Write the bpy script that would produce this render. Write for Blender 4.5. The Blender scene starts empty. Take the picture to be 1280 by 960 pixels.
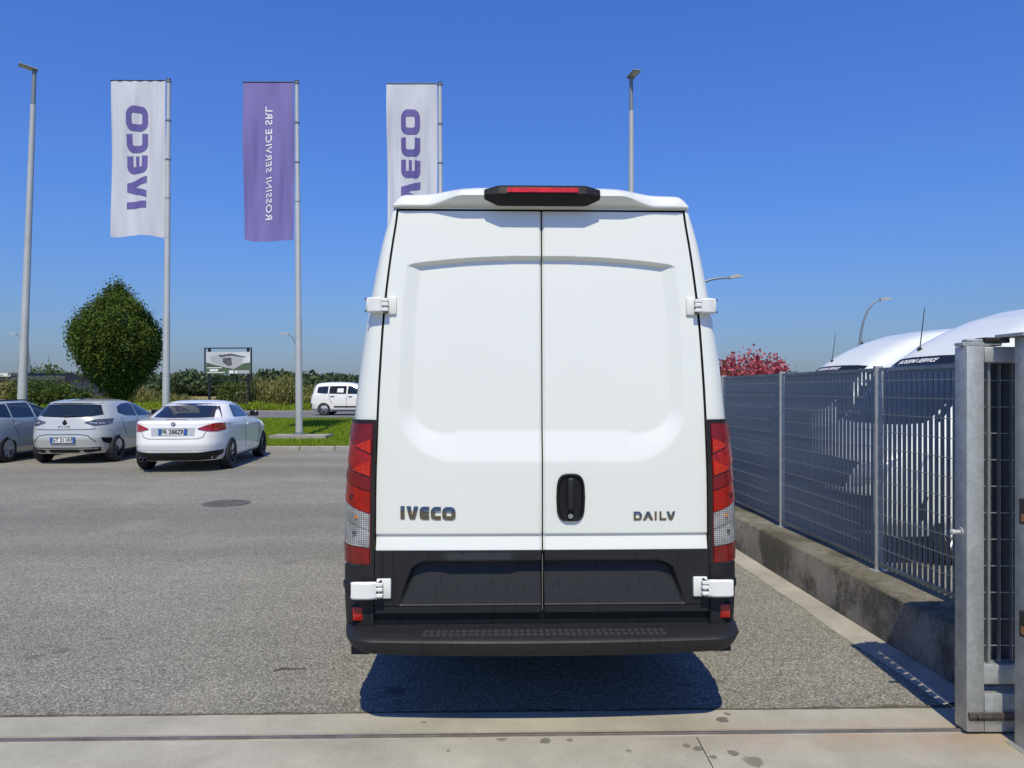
import bpy, bmesh, math, random
import numpy as np
from math import radians as R, sin, cos, pi, sqrt
from mathutils import Vector, Matrix

random.seed(7)
rng = np.random.default_rng(7)
S = bpy.context.scene
COL = S.collection

# ---------------------------------------------------------------- camera, sky, sun, exposure
CAM_H = 1.70
FPX = 931.0
cam_d = bpy.data.cameras.new("camera")
cam_d.sensor_width = 36.0
cam_d.lens = FPX / 1280.0 * 36.0
cam_d.shift_y = 0.00625
cam_d.clip_end = 5000
cam = bpy.data.objects.new("camera", cam_d)
cam.location = (0, 0, CAM_H)
cam.rotation_euler = (R(90), 0, 0)
COL.objects.link(cam)
S.camera = cam

SUN_EL, SUN_AZ = 57.5, 1.3
world = bpy.data.worlds.new("World")
S.world = world
world.use_nodes = True
wn = world.node_tree
bg = wn.nodes["Background"]
sky = wn.nodes.new("ShaderNodeTexSky")
sky.sky_type = 'NISHITA'
sky.sun_disc = False
sky.sun_elevation = R(SUN_EL)
sky.sun_rotation = R(180 + SUN_AZ)
sky.altitude = 100
sky.air_density = 2.0
sky.dust_density = 0.5
sky.ozone_density = 10.0
tint = wn.nodes.new("ShaderNodeMix")           # even white balance over the whole sky
tint.data_type = 'RGBA'; tint.blend_type = 'MULTIPLY'
tint.inputs[0].default_value = 1.0
tint.inputs[7].default_value = (0.345, 0.505, 0.98, 1)
wn.links.new(sky.outputs[0], tint.inputs[6])
wn.links.new(tint.outputs[2], bg.inputs[0])
bg.inputs[1].default_value = 0.14

sun_d = bpy.data.lights.new("sun", 'SUN')
sun_d.energy = 4.3
sun_d.angle = R(0.53)
sun_d.color = (1.0, 0.915, 0.69)
sun = bpy.data.objects.new("sun", sun_d)
sun.rotation_euler = (R(90 - SUN_EL), 0, R(-SUN_AZ))
sun.location = (0, -20, 30)
COL.objects.link(sun)

S.view_settings.view_transform = 'Standard'
S.view_settings.look = 'None'
S.view_settings.gamma = 1.0
S.view_settings.use_curve_mapping = False
S.view_settings.exposure = 0.0


# ---------------------------------------------------------------- helpers
def at(px, py, d):
    """point seen at photo pixel (px, py) at distance d ahead of the camera"""
    return Vector(((px - 640) / FPX * d, d, CAM_H - (py - 488) / FPX * d))


def tag(o, label=None, cat=None, group=None, kind=None):
    if label: o["label"] = label
    if cat: o["category"] = cat
    if group: o["group"] = group
    if kind: o["kind"] = kind
    return o


def empty(name, loc=(0, 0, 0), rz=0.0, label=None, cat=None, group=None):
    o = bpy.data.objects.new(name, None)
    o.empty_display_size = 0.2
    o.location = loc
    o.rotation_euler = (0, 0, rz)
    COL.objects.link(o)
    return tag(o, label, cat, group)


def link(name, me, m=None, parent=None, smooth=False, loc=None, rot=None):
    o = bpy.data.objects.new(name, me)
    if m is not None and not me.materials:
        me.materials.append(m)
    if smooth:
        me.polygons.foreach_set("use_smooth", [True] * len(me.polygons))
        try:
            me.set_sharp_from_angle(angle=R(smooth if smooth is not True else 40))
        except Exception:
            pass
    COL.objects.link(o)
    if parent is not None:
        o.parent = parent
    if loc is not None: o.location = loc
    if rot is not None: o.rotation_euler = rot
    return o


def pymesh(name, v, f, m=None, parent=None, smooth=False, loc=None, rot=None, fix=True):
    me = bpy.data.meshes.new(name)
    me.from_pydata([tuple(p) for p in v], [], f)
    if fix:
        bm = bmesh.new(); bm.from_mesh(me)
        bmesh.ops.recalc_face_normals(bm, faces=bm.faces)
        bm.to_mesh(me); bm.free()
    me.update()
    return link(name, me, m, parent, smooth, loc, rot)


def npmesh(name, V, Q, m=None, parent=None, loc=None):
    """fast quads / tris from numpy arrays"""
    me = bpy.data.meshes.new(name)
    k = Q.shape[1]
    me.vertices.add(len(V)); me.vertices.foreach_set("co", V.astype(np.float32).ravel())
    me.loops.add(Q.size); me.loops.foreach_set("vertex_index", Q.astype(np.int32).ravel())
    me.polygons.add(len(Q))
    me.polygons.foreach_set("loop_start", np.arange(0, Q.size, k, dtype=np.int32))
    me.polygons.foreach_set("loop_total", np.full(len(Q), k, dtype=np.int32))
    me.update(calc_edges=True)
    return link(name, me, m, parent, False, loc)


class MB:
    """collects boxes, tubes and lathes into one mesh"""
    def __init__(s): s.bm = bmesh.new()

    def box(s, x0, x1, y0, y1, z0, z1, bev=0.0, seg=1, mat=None):
        r = bmesh.ops.create_cube(s.bm, size=1.0)
        vs = r["verts"]
        for v in vs:
            v.co = Vector(((x0 + x1) / 2 + v.co.x * (x1 - x0), (y0 + y1) / 2 + v.co.y * (y1 - y0), (z0 + z1) / 2 + v.co.z * (z1 - z0)))
        if bev:
            es = list({e for v in vs for e in v.link_edges})
            rr = bmesh.ops.bevel(s.bm, geom=es, offset=bev, segments=seg, affect='EDGES', profile=0.5)
            vs = rr["verts"]
        if mat is not None:
            bmesh.ops.transform(s.bm, matrix=mat, verts=list(vs))
        return s

    def tube(s, p0, p1, r0, r1=None, n=12, caps=True):
        p0, p1 = Vector(p0), Vector(p1)
        d = p1 - p0
        r = bmesh.ops.create_cone(s.bm, cap_ends=caps, segments=n, radius1=r0, radius2=r0 if r1 is None else r1, depth=d.length)
        M = Matrix.Translation((p0 + p1) / 2) @ d.to_track_quat('Z', 'Y').to_matrix().to_4x4()
        bmesh.ops.transform(s.bm, matrix=M, verts=r["verts"])
        return s

    def path(s, pts, rad, n=8):
        """smooth tube along a polyline"""
        pts = [Vector(p) for p in pts]
        rings = []
        for i, p in enumerate(pts):
            d = (pts[min(i + 1, len(pts) - 1)] - pts[max(i - 1, 0)]).normalized()
            q = d.to_track_quat('Z', 'Y')
            rr = rad[i] if isinstance(rad, (list, tuple)) else rad
            rings.append([s.bm.verts.new(p + q @ Vector((rr * cos(2 * pi * k / n), rr * sin(2 * pi * k / n), 0))) for k in range(n)])
        for a, b in zip(rings, rings[1:]):
            for k in range(n):
                s.bm.faces.new((a[k], a[(k + 1) % n], b[(k + 1) % n], b[k]))
        s.bm.faces.new(rings[0][::-1]); s.bm.faces.new(rings[-1])
        return s

    def lathe(s, prof, n=24, axis='z', origin=(0, 0, 0), caps=True):
        rings = []
        for (r, h) in prof:
            ring = []
            for k in range(n):
                a = 2 * pi * k / n
                c = (r * cos(a), r * sin(a), h)
                if axis == 'x': c = (h, r * cos(a), r * sin(a))
                if axis == 'y': c = (r * cos(a), h, r * sin(a))
                ring.append(s.bm.verts.new(Vector(c) + Vector(origin)))
            rings.append(ring)
        for a, b in zip(rings, rings[1:]):
            for k in range(n):
                s.bm.faces.new((a[k], a[(k + 1) % n], b[(k + 1) % n], b[k]))
        if caps:
            s.bm.faces.new(rings[0][::-1]); s.bm.faces.new(rings[-1])
        return s

    def prism(s, pts, fn):
        """pts: 2-D polygon, fn(u, v, k) -> 3-D point for k = 0 (front) and 1 (back)"""
        a = [s.bm.verts.new(fn(u, v, 0)) for u, v in pts]
        b = [s.bm.verts.new(fn(u, v, 1)) for u, v in pts]
        s.bm.faces.new(a); s.bm.faces.new(b[::-1])
        n = len(pts)
        for k in range(n):
            s.bm.faces.new((a[k], b[k], b[(k + 1) % n], a[(k + 1) % n]))
        return s

    def mesh(s, name):
        bmesh.ops.recalc_face_normals(s.bm, faces=s.bm.faces)
        me = bpy.data.meshes.new(name)
        s.bm.to_mesh(me); s.bm.free()
        return me

    def build(s, name, m=None, parent=None, smooth=False, loc=None, rot=None):
        return link(name, s.mesh(name), m, parent, smooth, loc, rot)


def copy_tree(o, parent=None):
    c = o.copy()
    COL.objects.link(c)
    c.parent = parent
    for ch in list(o.children):
        copy_tree(ch, c)
    return c


def gridmesh(name, nu, nv, fn, m=None, parent=None, smooth=True, thick=0.0):
    """fn(u, v) with u, v in 0..1"""
    v = [fn(i / nu, j / nv) for j in range(nv + 1) for i in range(nu + 1)]
    f = [(j * (nu + 1) + i, j * (nu + 1) + i + 1, (j + 1) * (nu + 1) + i + 1, (j + 1) * (nu + 1) + i) for j in range(nv) for i in range(nu)]
    return pymesh(name, v, f, m, parent, smooth, fix=False)


def sstep(t):
    t = max(0.0, min(1.0, t))
    return t * t * (3 - 2 * t)


def clamp(t, a=0.0, b=1.0): return max(a, min(b, t))


def interp(tab, z):
    if z <= tab[0][0]: return tab[0][1]
    for (a, b), (c, d) in zip(tab, tab[1:]):
        if z <= c: return b + (d - b) * (z - a) / (c - a)
    return tab[-1][1]


def text_mesh(body, depth=0.004, size=1.0, spacing=1.0, bold=0.0):
    cu = bpy.data.curves.new("t", 'FONT')
    cu.body = body; cu.size = size; cu.align_x = 'CENTER'; cu.align_y = 'CENTER'
    cu.space_character = spacing
    cu.extrude = depth / 2; cu.offset = bold
    cu.resolution_u = 3
    o = bpy.data.objects.new("t", cu)
    COL.objects.link(o)
    bpy.context.view_layer.update()
    me = bpy.data.meshes.new_from_object(o.evaluated_get(bpy.context.evaluated_depsgraph_get()))
    bpy.data.objects.remove(o); bpy.data.curves.remove(cu)
    me.materials.clear()
    return me


# ---------------------------------------------------------------- materials
class NT:
    def __init__(s, name):
        s.m = bpy.data.materials.new(name); s.m.use_nodes = True
        s.t = s.m.node_tree; s.b = s.t.nodes["Principled BSDF"]
        s.out = s.t.nodes["Material Output"]

    def n(s, typ, **kw):
        n = s.t.nodes.new(typ)
        for k, v in kw.items():
            if k in n.bl_rna.properties.keys(): setattr(n, k, v)
            else: n.inputs[k.replace("_", " ")].default_value = v
        return n

    def l(s, a, b): s.t.links.new(a, b)

    def co(s, scale=(1, 1, 1), kind="Object"):
        tc = s.n("ShaderNodeTexCoord")
        mp = s.n("ShaderNodeMapping"); mp.inputs["Scale"].default_value = scale
        s.l(tc.outputs[kind], mp.inputs[0])
        return mp.outputs[0]

    def noise(s, vec, scale, detail=4, rough=0.55):
        n = s.n("ShaderNodeTexNoise", Scale=scale, Detail=detail, Roughness=rough)
        s.l(vec, n.inputs["Vector"]); return n.outputs["Fac"]

    def ramp(s, fac, stops):
        r = s.n("ShaderNodeValToRGB")
        e = r.color_ramp.elements
        while len(e) < len(stops): e.new(0.5)
        for el, (p, c) in zip(e, stops):
            el.position = p
            el.color = (c, c, c, 1) if isinstance(c, (int, float)) else (*c, 1)
        s.l(fac, r.inputs[0]); return r.outputs[0]

    def mix(s, fac, a, b, blend='MIX'):
        n = s.n("ShaderNodeMix", data_type='RGBA', blend_type=blend)
        for sock, v in ((0, fac), (6, a), (7, b)):
            if hasattr(v, "is_output") or isinstance(v, bpy.types.NodeSocket): s.l(v, n.inputs[sock])
            elif isinstance(v, (int, float)): n.inputs[sock].default_value = v if sock == 0 else (v, v, v, 1)
            else: n.inputs[sock].default_value = (*v, 1)
        return n.outputs[2]

    def math(s, op, a, b=0.0):
        n = s.n("ShaderNodeMath", operation=op)
        for i, v in enumerate((a, b)):
            if isinstance(v, bpy.types.NodeSocket): s.l(v, n.inputs[i])
            else: n.inputs[i].default_value = v
        return n.outputs[0]

    def bump(s, h, strength=0.3, dist=0.01, normal=None):
        n = s.n("ShaderNodeBump", Strength=strength, Distance=dist)
        s.l(h, n.inputs["Height"])
        if normal is not None: s.l(normal, n.inputs["Normal"])
        s.l(n.outputs[0], s.b.inputs["Normal"]); return n.outputs[0]

    def base(s, c):
        if isinstance(c, bpy.types.NodeSocket): s.l(c, s.b.inputs["Base Color"])
        else: s.b.inputs["Base Color"].default_value = (*c, 1)

    def rough(s, r):
        if isinstance(r, bpy.types.NodeSocket): s.l(r, s.b.inputs["Roughness"])
        else: s.b.inputs["Roughness"].default_value = r


def pbr(name, col, rough=0.5, metal=0.0, coat=0.0, var=0.0, vscale=3.0, bump=0.0, bscale=60.0, spec=None, flake=False):
    t = NT(name)
    t.base(col); t.rough(rough)
    t.b.inputs["Metallic"].default_value = metal
    t.b.inputs["Coat Weight"].default_value = coat
    t.b.inputs["Coat Roughness"].default_value = 0.03
    if spec is not None: t.b.inputs["Specular IOR Level"].default_value = spec
    if var or bump:
        co = t.co()
    if var:
        f = t.noise(co, vscale, 5, 0.6)
        c2 = tuple(max(0, c * (1 - var)) for c in col); c3 = tuple(min(1, c * (1 + var)) for c in col)
        t.base(t.ramp(f, [(0.3, c2), (0.7, c3)]))
        t.rough(t.ramp(f, [(0.3, min(1, rough * 1.15)), (0.7, rough * 0.9)]))
    if bump:
        t.bump(t.noise(co, bscale, 3), bump, 0.004)
    return t.m


M = {}
M["van_white"] = pbr("van_white_paint", (0.72, 0.745, 0.69), 0.32, coat=0.5, var=0.015, vscale=1.5)
M["car_white"] = pbr("car_white_paint", (0.84, 0.83, 0.78), 0.35, coat=1.0)
M["car_silver"] = pbr("silver_paint", (0.47, 0.49, 0.465), 0.3, metal=0.12, coat=1.0)
M["car_blue"] = pbr("silver_blue_paint", (0.44, 0.49, 0.50), 0.3, metal=0.12, coat=1.0)
M["glass"] = pbr("dark_car_glass", (0.012, 0.017, 0.022), 0.03, coat=0.3)
M["black_gloss"] = pbr("gloss_black", (0.012, 0.013, 0.016), 0.15)
M["black_rubber"] = pbr("black_rubber", (0.014, 0.014, 0.015), 0.75)
M["seam"] = pbr("panel_gap", (0.006, 0.006, 0.007), 0.9)
M["chrome"] = pbr("chrome", (0.24, 0.21, 0.17), 0.2, metal=1.0)
M["steel"] = pbr("bright_steel", (0.5, 0.5, 0.5), 0.28, metal=1.0)
M["alloy"] = pbr("alloy_rim", (0.42, 0.43, 0.44), 0.3, metal=0.7)
M["dark_alloy"] = pbr("dark_alloy_rim", (0.045, 0.045, 0.05), 0.3, metal=0.5)
M["tyre"] = pbr("tyre_rubber", (0.018, 0.018, 0.019), 0.8, bump=0.4, bscale=80)
M["plate_white"] = pbr("plate_white", (0.72, 0.73, 0.72), 0.4)
M["plate_blue"] = pbr("plate_blue", (0.02, 0.10, 0.42), 0.4)
M["ink"] = pbr("black_ink", (0.015, 0.015, 0.018), 0.5)
M["pole"] = pbr("galvanised_pole", (0.50, 0.51, 0.48), 0.42, metal=0.25, var=0.10, vscale=2.0)
M["pole_grey"] = pbr("painted_grey_pole", (0.22, 0.25, 0.27), 0.45, metal=0.2)
M["black_frame"] = pbr("black_painted_frame", (0.015, 0.017, 0.018), 0.45)
M["print_purple"] = pbr("purple_print", (0.115, 0.10, 0.31), 0.75)
M["print_white"] = pbr("white_print", (0.78, 0.78, 0.78), 0.7)
M["white_paint"] = pbr("white_powder_coat", (0.74, 0.75, 0.71), 0.35, coat=0.2)
M["wire"] = pbr("dark_twig", (0.05, 0.04, 0.03), 0.8)


def m_plastic(name, col, rough):
    t = NT(name)
    co = t.co()
    f = t.noise(co, 5, 5, 0.6)
    # faint water runs: stretched noise, vertical
    co2 = t.co((42, 42, 1.3))
    runs = t.noise(co2, 1.0, 2, 0.5)
    rmask = t.ramp(runs, [(0.60, 1.0), (0.66, 0.62)])
    c = t.ramp(f, [(0.3, tuple(k * 0.88 for k in col)), (0.7, tuple(k * 1.12 for k in col))])
    t.base(t.mix(1.0, c, rmask, 'MULTIPLY'))
    t.rough(t.ramp(f, [(0.3, rough * 1.1), (0.7, rough * 0.9)]))
    t.b.inputs["Specular IOR Level"].default_value = 0.32
    t.bump(t.noise(t.co(), 420, 2), 0.25, 0.0015)
    return t.m


M["plastic"] = m_plastic("grained_grey_plastic", (0.0155, 0.0165, 0.018), 0.5)
M["plastic_dark"] = m_plastic("black_plastic", (0.008, 0.0085, 0.009), 0.48)


def m_lens(name, col, dots=False, scale=150):
    t = NT(name)
    t.rough(0.2)
    t.b.inputs["Coat Weight"].default_value = 0.3
    co = t.co()
    if dots:
        ch = t.n("ShaderNodeTexBrick", Scale=1.0)
        ch.offset = 0.0
        ch.inputs["Brick Width"].default_value = 0.0065; ch.inputs["Row Height"].default_value = 0.0065
        ch.inputs["Mortar Size"].default_value = 0.0014
        ch.inputs["Color1"].default_value = (1, 1, 1, 1); ch.inputs["Color2"].default_value = (0.35, 0.35, 0.35, 1)
        ch.inputs["Mortar"].default_value = (0, 0, 0, 1)
        sw = t.n("ShaderNodeMapping"); sw.inputs["Rotation"].default_value = (R(90), 0, 0)
        t.l(co, sw.inputs[0]); t.l(sw.outputs[0], ch.inputs["Vector"])
        t.base(t.mix(ch.outputs["Color"], tuple(k * 0.45 for k in col), tuple(min(1, k * 1.7 + 0.02) for k in col)))
    else:
        f = t.noise(co, 30, 2)
        t.base(t.ramp(f, [(0.35, tuple(k * 0.7 for k in col)), (0.65, col)]))
    w = t.n("ShaderNodeTexWave", wave_type='BANDS', bands_direction='X', Scale=scale / 6.28)
    t.l(co, w.inputs["Vector"])
    t.bump(w.outputs["Fac"], 0.12, 0.002)
    return t.m


M["lens_red"] = m_lens("red_lens", (0.33, 0.006, 0.003))
M["lens_red_mid"] = m_lens("mid_red_lens", (0.19, 0.003, 0.002))
M["lens_red_dark"] = m_lens("deep_red_lens", (0.085, 0.002, 0.002))
M["lens_dots"] = m_lens("prismatic_red_reflector", (0.60, 0.02, 0.008), True)
M["red_glow"] = m_lens("red_brake_lens", (0.62, 0.012, 0.004), scale=300)
M["reflector"] = m_lens("red_reflector", (0.5, 0.012, 0.006), True)


def m_clear():
    t = NT("clear_ribbed_lens")
    t.b.inputs["Coat Weight"].default_value = 1.0
    co = t.co()
    w = t.n("ShaderNodeTexWave", wave_type='BANDS', bands_direction='X', Scale=26.0, Distortion=0.6)
    t.l(co, w.inputs["Vector"])
    w2 = t.n("ShaderNodeTexWave", wave_type='BANDS', bands_direction='Z', Scale=30.0, Distortion=1.5)
    t.l(co, w2.inputs["Vector"])
    f = t.math('MULTIPLY', w.outputs["Fac"], w2.outputs["Fac"])
    nz = t.noise(co, 14, 3)
    g = t.math('MULTIPLY', t.ramp(f, [(0.05, 0.22), (0.55, 1.0)]), t.ramp(nz, [(0.35, 0.45), (0.6, 1.0)]))
    t.base(t.mix(g, (0.10, 0.10, 0.10), (0.72, 0.72, 0.70)))
    t.b.inputs["Metallic"].default_value = 0.35
    t.rough(0.16)
    t.bump(f, 0.4, 0.003)
    return t.m


M["lens_clear"] = m_clear()
M["lens_amber"] = pbr("amber_bulb", (0.45, 0.17, 0.03), 0.25, coat=0.4)
M["car_lens_red"] = pbr("car_red_lens", (0.33, 0.008, 0.012), 0.1, coat=1.0, var=0.5, vscale=9)
M["car_lens_smoke"] = pbr("smoked_lamp", (0.07, 0.075, 0.085), 0.08, coat=1.0, var=0.8, vscale=14)
M["car_lens_clear"] = pbr("clear_lamp", (0.5, 0.52, 0.54), 0.08, metal=0.3, coat=1.0, var=0.5, vscale=9)


def m_asphalt():
    t = NT("worn_asphalt")
    co = t.co()
    v = t.n("ShaderNodeTexVoronoi", Scale=115.0); t.l(co, v.inputs["Vector"])
    v2 = t.n("ShaderNodeTexVoronoi", Scale=260.0); t.l(co, v2.inputs["Vector"])
    sep = t.n("ShaderNodeSeparateColor"); t.l(v.outputs["Color"], sep.inputs[0])
    sep2 = t.n("ShaderNodeSeparateColor"); t.l(v2.outputs["Color"], sep2.inputs[0])
    stone = t.ramp(sep.outputs[0], [(0.0, (0.13, 0.124, 0.102)), (0.35, (0.225, 0.215, 0.176)), (0.7, (0.295, 0.281, 0.23)), (1.0, (0.47, 0.448, 0.375))])
    fine = t.ramp(sep2.outputs[0], [(0.0, 0.74), (0.5, 1.0), (1.0, 1.28)])
    c = t.mix(1.0, stone, fine, 'MULTIPLY')
    edge = t.ramp(v.outputs["Distance"], [(0.35, 1.0), (0.75, 0.66)])
    c = t.mix(1.0, c, edge, 'MULTIPLY')
    big = t.noise(co, 0.45, 5, 0.6)
    c = t.mix(1.0, c, t.ramp(big, [(0.3, 0.90), (0.7, 1.08)]), 'MULTIPLY')
    lane = t.noise(t.co((0.05, 0.55, 1)), 1.0, 4, 0.6)
    c = t.mix(1.0, c, t.ramp(lane, [(0.35, 0.84), (0.6, 1.06)]), 'MULTIPLY')
    sp = t.noise(co, 2.2, 6, 0.7)
    c = t.mix(t.ramp(sp, [(0.70, 0.0), (0.76, 0.55)]), c, (0.11, 0.104, 0.095))
    sx = t.n("ShaderNodeSeparateXYZ"); t.l(co, sx.inputs[0])
    yy = t.math('ADD', t.math('ADD', sx.outputs[1], t.math('MULTIPLY', sx.outputs[0], -0.03)), t.math('MULTIPLY', t.noise(co, 0.8, 5), 0.5))
    for (y0, w_, dk) in ((11.55, .016, .55), (8.1, .010, .35), (16.6, .03, .4)):
        ln = t.math('ABSOLUTE', t.math('SUBTRACT', yy, y0))
        c = t.mix(t.ramp(t.math('DIVIDE', ln, w_), [(0.4, dk), (1.0, 0.0)]), c, (0.08, 0.075, 0.06))
    band = t.math('MULTIPLY', t.math('GREATER_THAN', yy, 8.1), t.math('LESS_THAN', yy, 11.55))
    c = t.mix(t.math('MULTIPLY', band, .12), c, (0.12, 0.115, 0.10))
    tan = t.noise(co, 0.9, 3)
    c = t.mix(t.ramp(tan, [(0.55, 0.0), (0.8, 0.35)]), c, (0.33, 0.305, 0.25))
    for (x, y, r, dk) in ((-3.05, 4.74, .06, .5), (-2.93, 4.86, .07, .5), (-2.75, 5.1, .035, .4), (-3.0, 4.45, .04, .35), (-0.66, 4.22, .10, .75), (0.98, 4.3, .05, .4), (-2.4, 4.55, .03, .4), (1.2, 4.35, .06, .35), (-6.5, 9.2, .16, .3), (-2.2, 7.4, .10, .25)):
        d = t.n("ShaderNodeVectorMath", operation='DISTANCE')
        nz = t.n("ShaderNodeTexNoise", Scale=14.0, Detail=4.0); t.l(co, nz.inputs["Vector"])
        ad = t.n("ShaderNodeVectorMath", operation='MULTIPLY_ADD')
        t.l(nz.outputs["Color"], ad.inputs[0]); ad.inputs[1].default_value = (r * 1.8, r * 1.8, 0); t.l(co, ad.inputs[2])
        t.l(ad.outputs[0], d.inputs[0]); d.inputs[1].default_value = (x + r * .9, y + r * .9, 0)
        c = t.mix(t.ramp(t.math('DIVIDE', d.outputs["Value"], r), [(0.5, dk), (1.0, 0.0)]), c, (0.075, 0.07, 0.06))
    t.base(c)
    t.rough(0.86)
    t.b.inputs["Specular IOR Level"].default_value = 0.3
    t.bump(v.outputs["Distance"], 0.55, 0.004)
    return t.m


def m_concrete(name, col, stain=0.3, spots=None, rust=False, scale=1.0):
    t = NT(name)
    co = t.co()
    f = t.noise(co, 2.0 * scale, 7, 0.65)
    g = t.noise(co, 160.0, 3, 0.7)
    c = t.ramp(f, [(0.25, tuple(k * (1 - stain) for k in col)), (0.75, tuple(min(1, k * (1 + stain * 0.5)) for k in col))])
    c = t.mix(1.0, c, t.ramp(g, [(0.3, 0.72), (0.7, 1.22)]), 'MULTIPLY')
    if rust:
        sx = t.n("ShaderNodeSeparateXYZ"); t.l(co, sx.inputs[0])
        rx = t.ramp(t.math('MULTIPLY', sx.outputs[0], 0.25), [(0.08, 0.0), (0.5, 1.0)])
        band = t.math('SUBTRACT', 1.0, t.math('MULTIPLY', t.math('ABSOLUTE', t.math('SUBTRACT', sx.outputs[1], 3.66)), 4.0))
        rm = t.math('MULTIPLY', t.math('MULTIPLY', rx, t.ramp(band, [(0.0, 0.0), (1.0, 1.0)])), t.ramp(t.noise(co, 5.0, 5), [(0.3, 0.25), (0.6, 1.0)]))
        c = t.mix(t.math('MULTIPLY', rm, 0.8), c, (0.34, 0.22, 0.13))
    if spots:
        for (x, y, r, dk) in spots:
            d = t.n("ShaderNodeVectorMath", operation='DISTANCE')
            nz = t.n("ShaderNodeTexNoise", Scale=22.0, Detail=3.0); t.l(co, nz.inputs["Vector"])
            ad = t.n("ShaderNodeVectorMath", operation='MULTIPLY_ADD')
            t.l(nz.outputs["Color"], ad.inputs[0]); ad.inputs[1].default_value = (r * 1.4, r * 1.4, 0); t.l(co, ad.inputs[2])
            t.l(ad.outputs[0], d.inputs[0]); d.inputs[1].default_value = (x + r * 0.7, y + r * 0.7, 0)
            mk = t.ramp(t.math('DIVIDE', d.outputs["Value"], r), [(0.78, dk), (1.0, 0.0)])
            c = t.mix(mk, c, (0.085, 0.075, 0.06))
    t.base(c); t.rough(0.88)
    t.b.inputs["Specular IOR Level"].default_value = 0.3
    t.bump(g, 0.35, 0.004)
    return t.m


def m_wall():
    t = NT("stained_wall_concrete")
    co = t.co()
    f = t.noise(co, 1.6, 7, 0.65)
    c = t.ramp(f, [(0.3, (0.15, 0.14, 0.125)), (0.55, (0.24, 0.225, 0.20)), (0.75, (0.31, 0.295, 0.265))])
    runs = t.noise(t.co((1.6, 1.6, 1.1)), 1.3, 7, 0.68)
    c = t.mix(t.ramp(runs, [(0.47, 0.0), (0.58, 0.8)]), c, (0.052, 0.047, 0.037))
    sx = t.n("ShaderNodeSeparateXYZ"); t.l(co, sx.inputs[0])
    top = t.ramp(t.math('ADD', sx.outputs[2], t.math('MULTIPLY', t.noise(co, 7, 6), 0.18)), [(0.38, 0.0), (0.46, 1.0)])
    c = t.mix(t.math('MULTIPLY', top, 0.62), c, (0.13, 0.115, 0.065))
    g = t.noise(co, 60, 4, 0.7)
    c = t.mix(1.0, c, t.ramp(g, [(0.3, 0.65), (0.7, 1.3)]), 'MULTIPLY')
    t.base(c); t.rough(0.92)
    t.b.inputs["Specular IOR Level"].default_value = 0.2
    t.bump(g, 0.6, 0.01)
    return t.m


def m_galv(name, lo, hi, scale=9.0):
    t = NT(name)
    co = t.co()
    v = t.n("ShaderNodeTexVoronoi", Scale=scale * 9); t.l(co, v.inputs["Vector"])
    sep = t.n("ShaderNodeSeparateColor"); t.l(v.outputs["Color"], sep.inputs[0])
    f = t.noise(co, scale, 6, 0.7)
    k = t.math('ADD', t.math('MULTIPLY', sep.outputs[0], 0.12), t.math('MULTIPLY', f, 0.95))
    t.base(t.ramp(k, [(0.32, lo), (0.75, hi)]))
    t.rough(t.ramp(f, [(0.3, 0.58), (0.7, 0.42)]))
    t.b.inputs["Metallic"].default_value = 0.55
    t.bump(f, 0.15, 0.004)
    return t.m


def m_ground():
    t = NT("field_ground")
    co = t.co()
    f = t.noise(co, 0.05, 6, 0.6)
    g = t.noise(co, 1.3, 6, 0.7)
    c = t.ramp(f, [(0.40, (0.10, 0.125, 0.035)), (0.5, (0.27, 0.22, 0.10)), (0.62, (0.33, 0.26, 0.13))])
    c = t.mix(1.0, c, t.ramp(g, [(0.3, 0.6), (0.7, 1.3)]), 'MULTIPLY')
    t.base(c); t.rough(1.0)
    t.b.inputs["Specular IOR Level"].default_value = 0.0
    return t.m


def m_leaf(name, c1, c2, trans=0.3, rough=0.55):
    t = NT(name)
    g = t.n("ShaderNodeNewGeometry")
    col = t.ramp(g.outputs["Random Per Island"], [(0.0, c1), (1.0, c2)])
    t.base(col); t.rough(rough)
    t.b.inputs["Specular IOR Level"].default_value = 0.12
    tr = t.n("ShaderNodeBsdfTranslucent"); t.l(col, tr.inputs[0])
    mx = t.n("ShaderNodeMixShader", Fac=trans)
    t.l(t.b.outputs[0], mx.inputs[1]); t.l(tr.outputs[0], mx.inputs[2]); t.l(mx.outputs[0], t.out.inputs[0])
    return t.m


def m_cloth(name, col):
    t = NT(name)
    co = t.co()
    f = t.noise(t.co((6, 6, 0.8)), 1.0, 4)
    t.base(t.ramp(f, [(0.3, tuple(k * 0.92 for k in col)), (0.7, col)])); t.rough(0.85)
    tr = t.n("ShaderNodeBsdfTranslucent"); tr.inputs[0].default_value = (*col, 1)
    mx = t.n("ShaderNodeMixShader", Fac=0.25)
    t.l(t.b.outputs[0], mx.inputs[1]); t.l(tr.outputs[0], mx.inputs[2]); t.l(mx.outputs[0], t.out.inputs[0])
    return t.m


M["asphalt"] = m_asphalt()
M["road"] = pbr("road_asphalt", (0.15, 0.145, 0.14), 0.9, var=0.15, vscale=2)
SPOTS = [(1.08, 3.83, 0.035, .8), (1.13, 3.90, 0.02, .7), (0.62, 3.88, 0.015, .6), (-0.05, 3.62, 0.03, .6), (0.16, 3.60, 0.03, .7), (0.28, 3.61, 0.02, .6),
         (0.83, 3.55, 0.022, .6), (0.88, 3.52, 0.025, .7), (1.03, 3.48, 0.028, .7), (0.93, 3.44, 0.022, .7), (0.55, 3.50, 0.018, .5), (1.1, 3.40, 0.05, .6),
         (-0.20, 3.63, 0.018, .5), (-0.45, 3.80, 0.02, .5), (-0.3, 3.5, 0.014, .6)]
M["apron"] = m_concrete("pale_apron_concrete", (0.40, 0.38, 0.305), 0.32, SPOTS, rust=True)
M["gutter"] = m_concrete("gutter_concrete", (0.40, 0.375, 0.32), 0.4)
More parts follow.
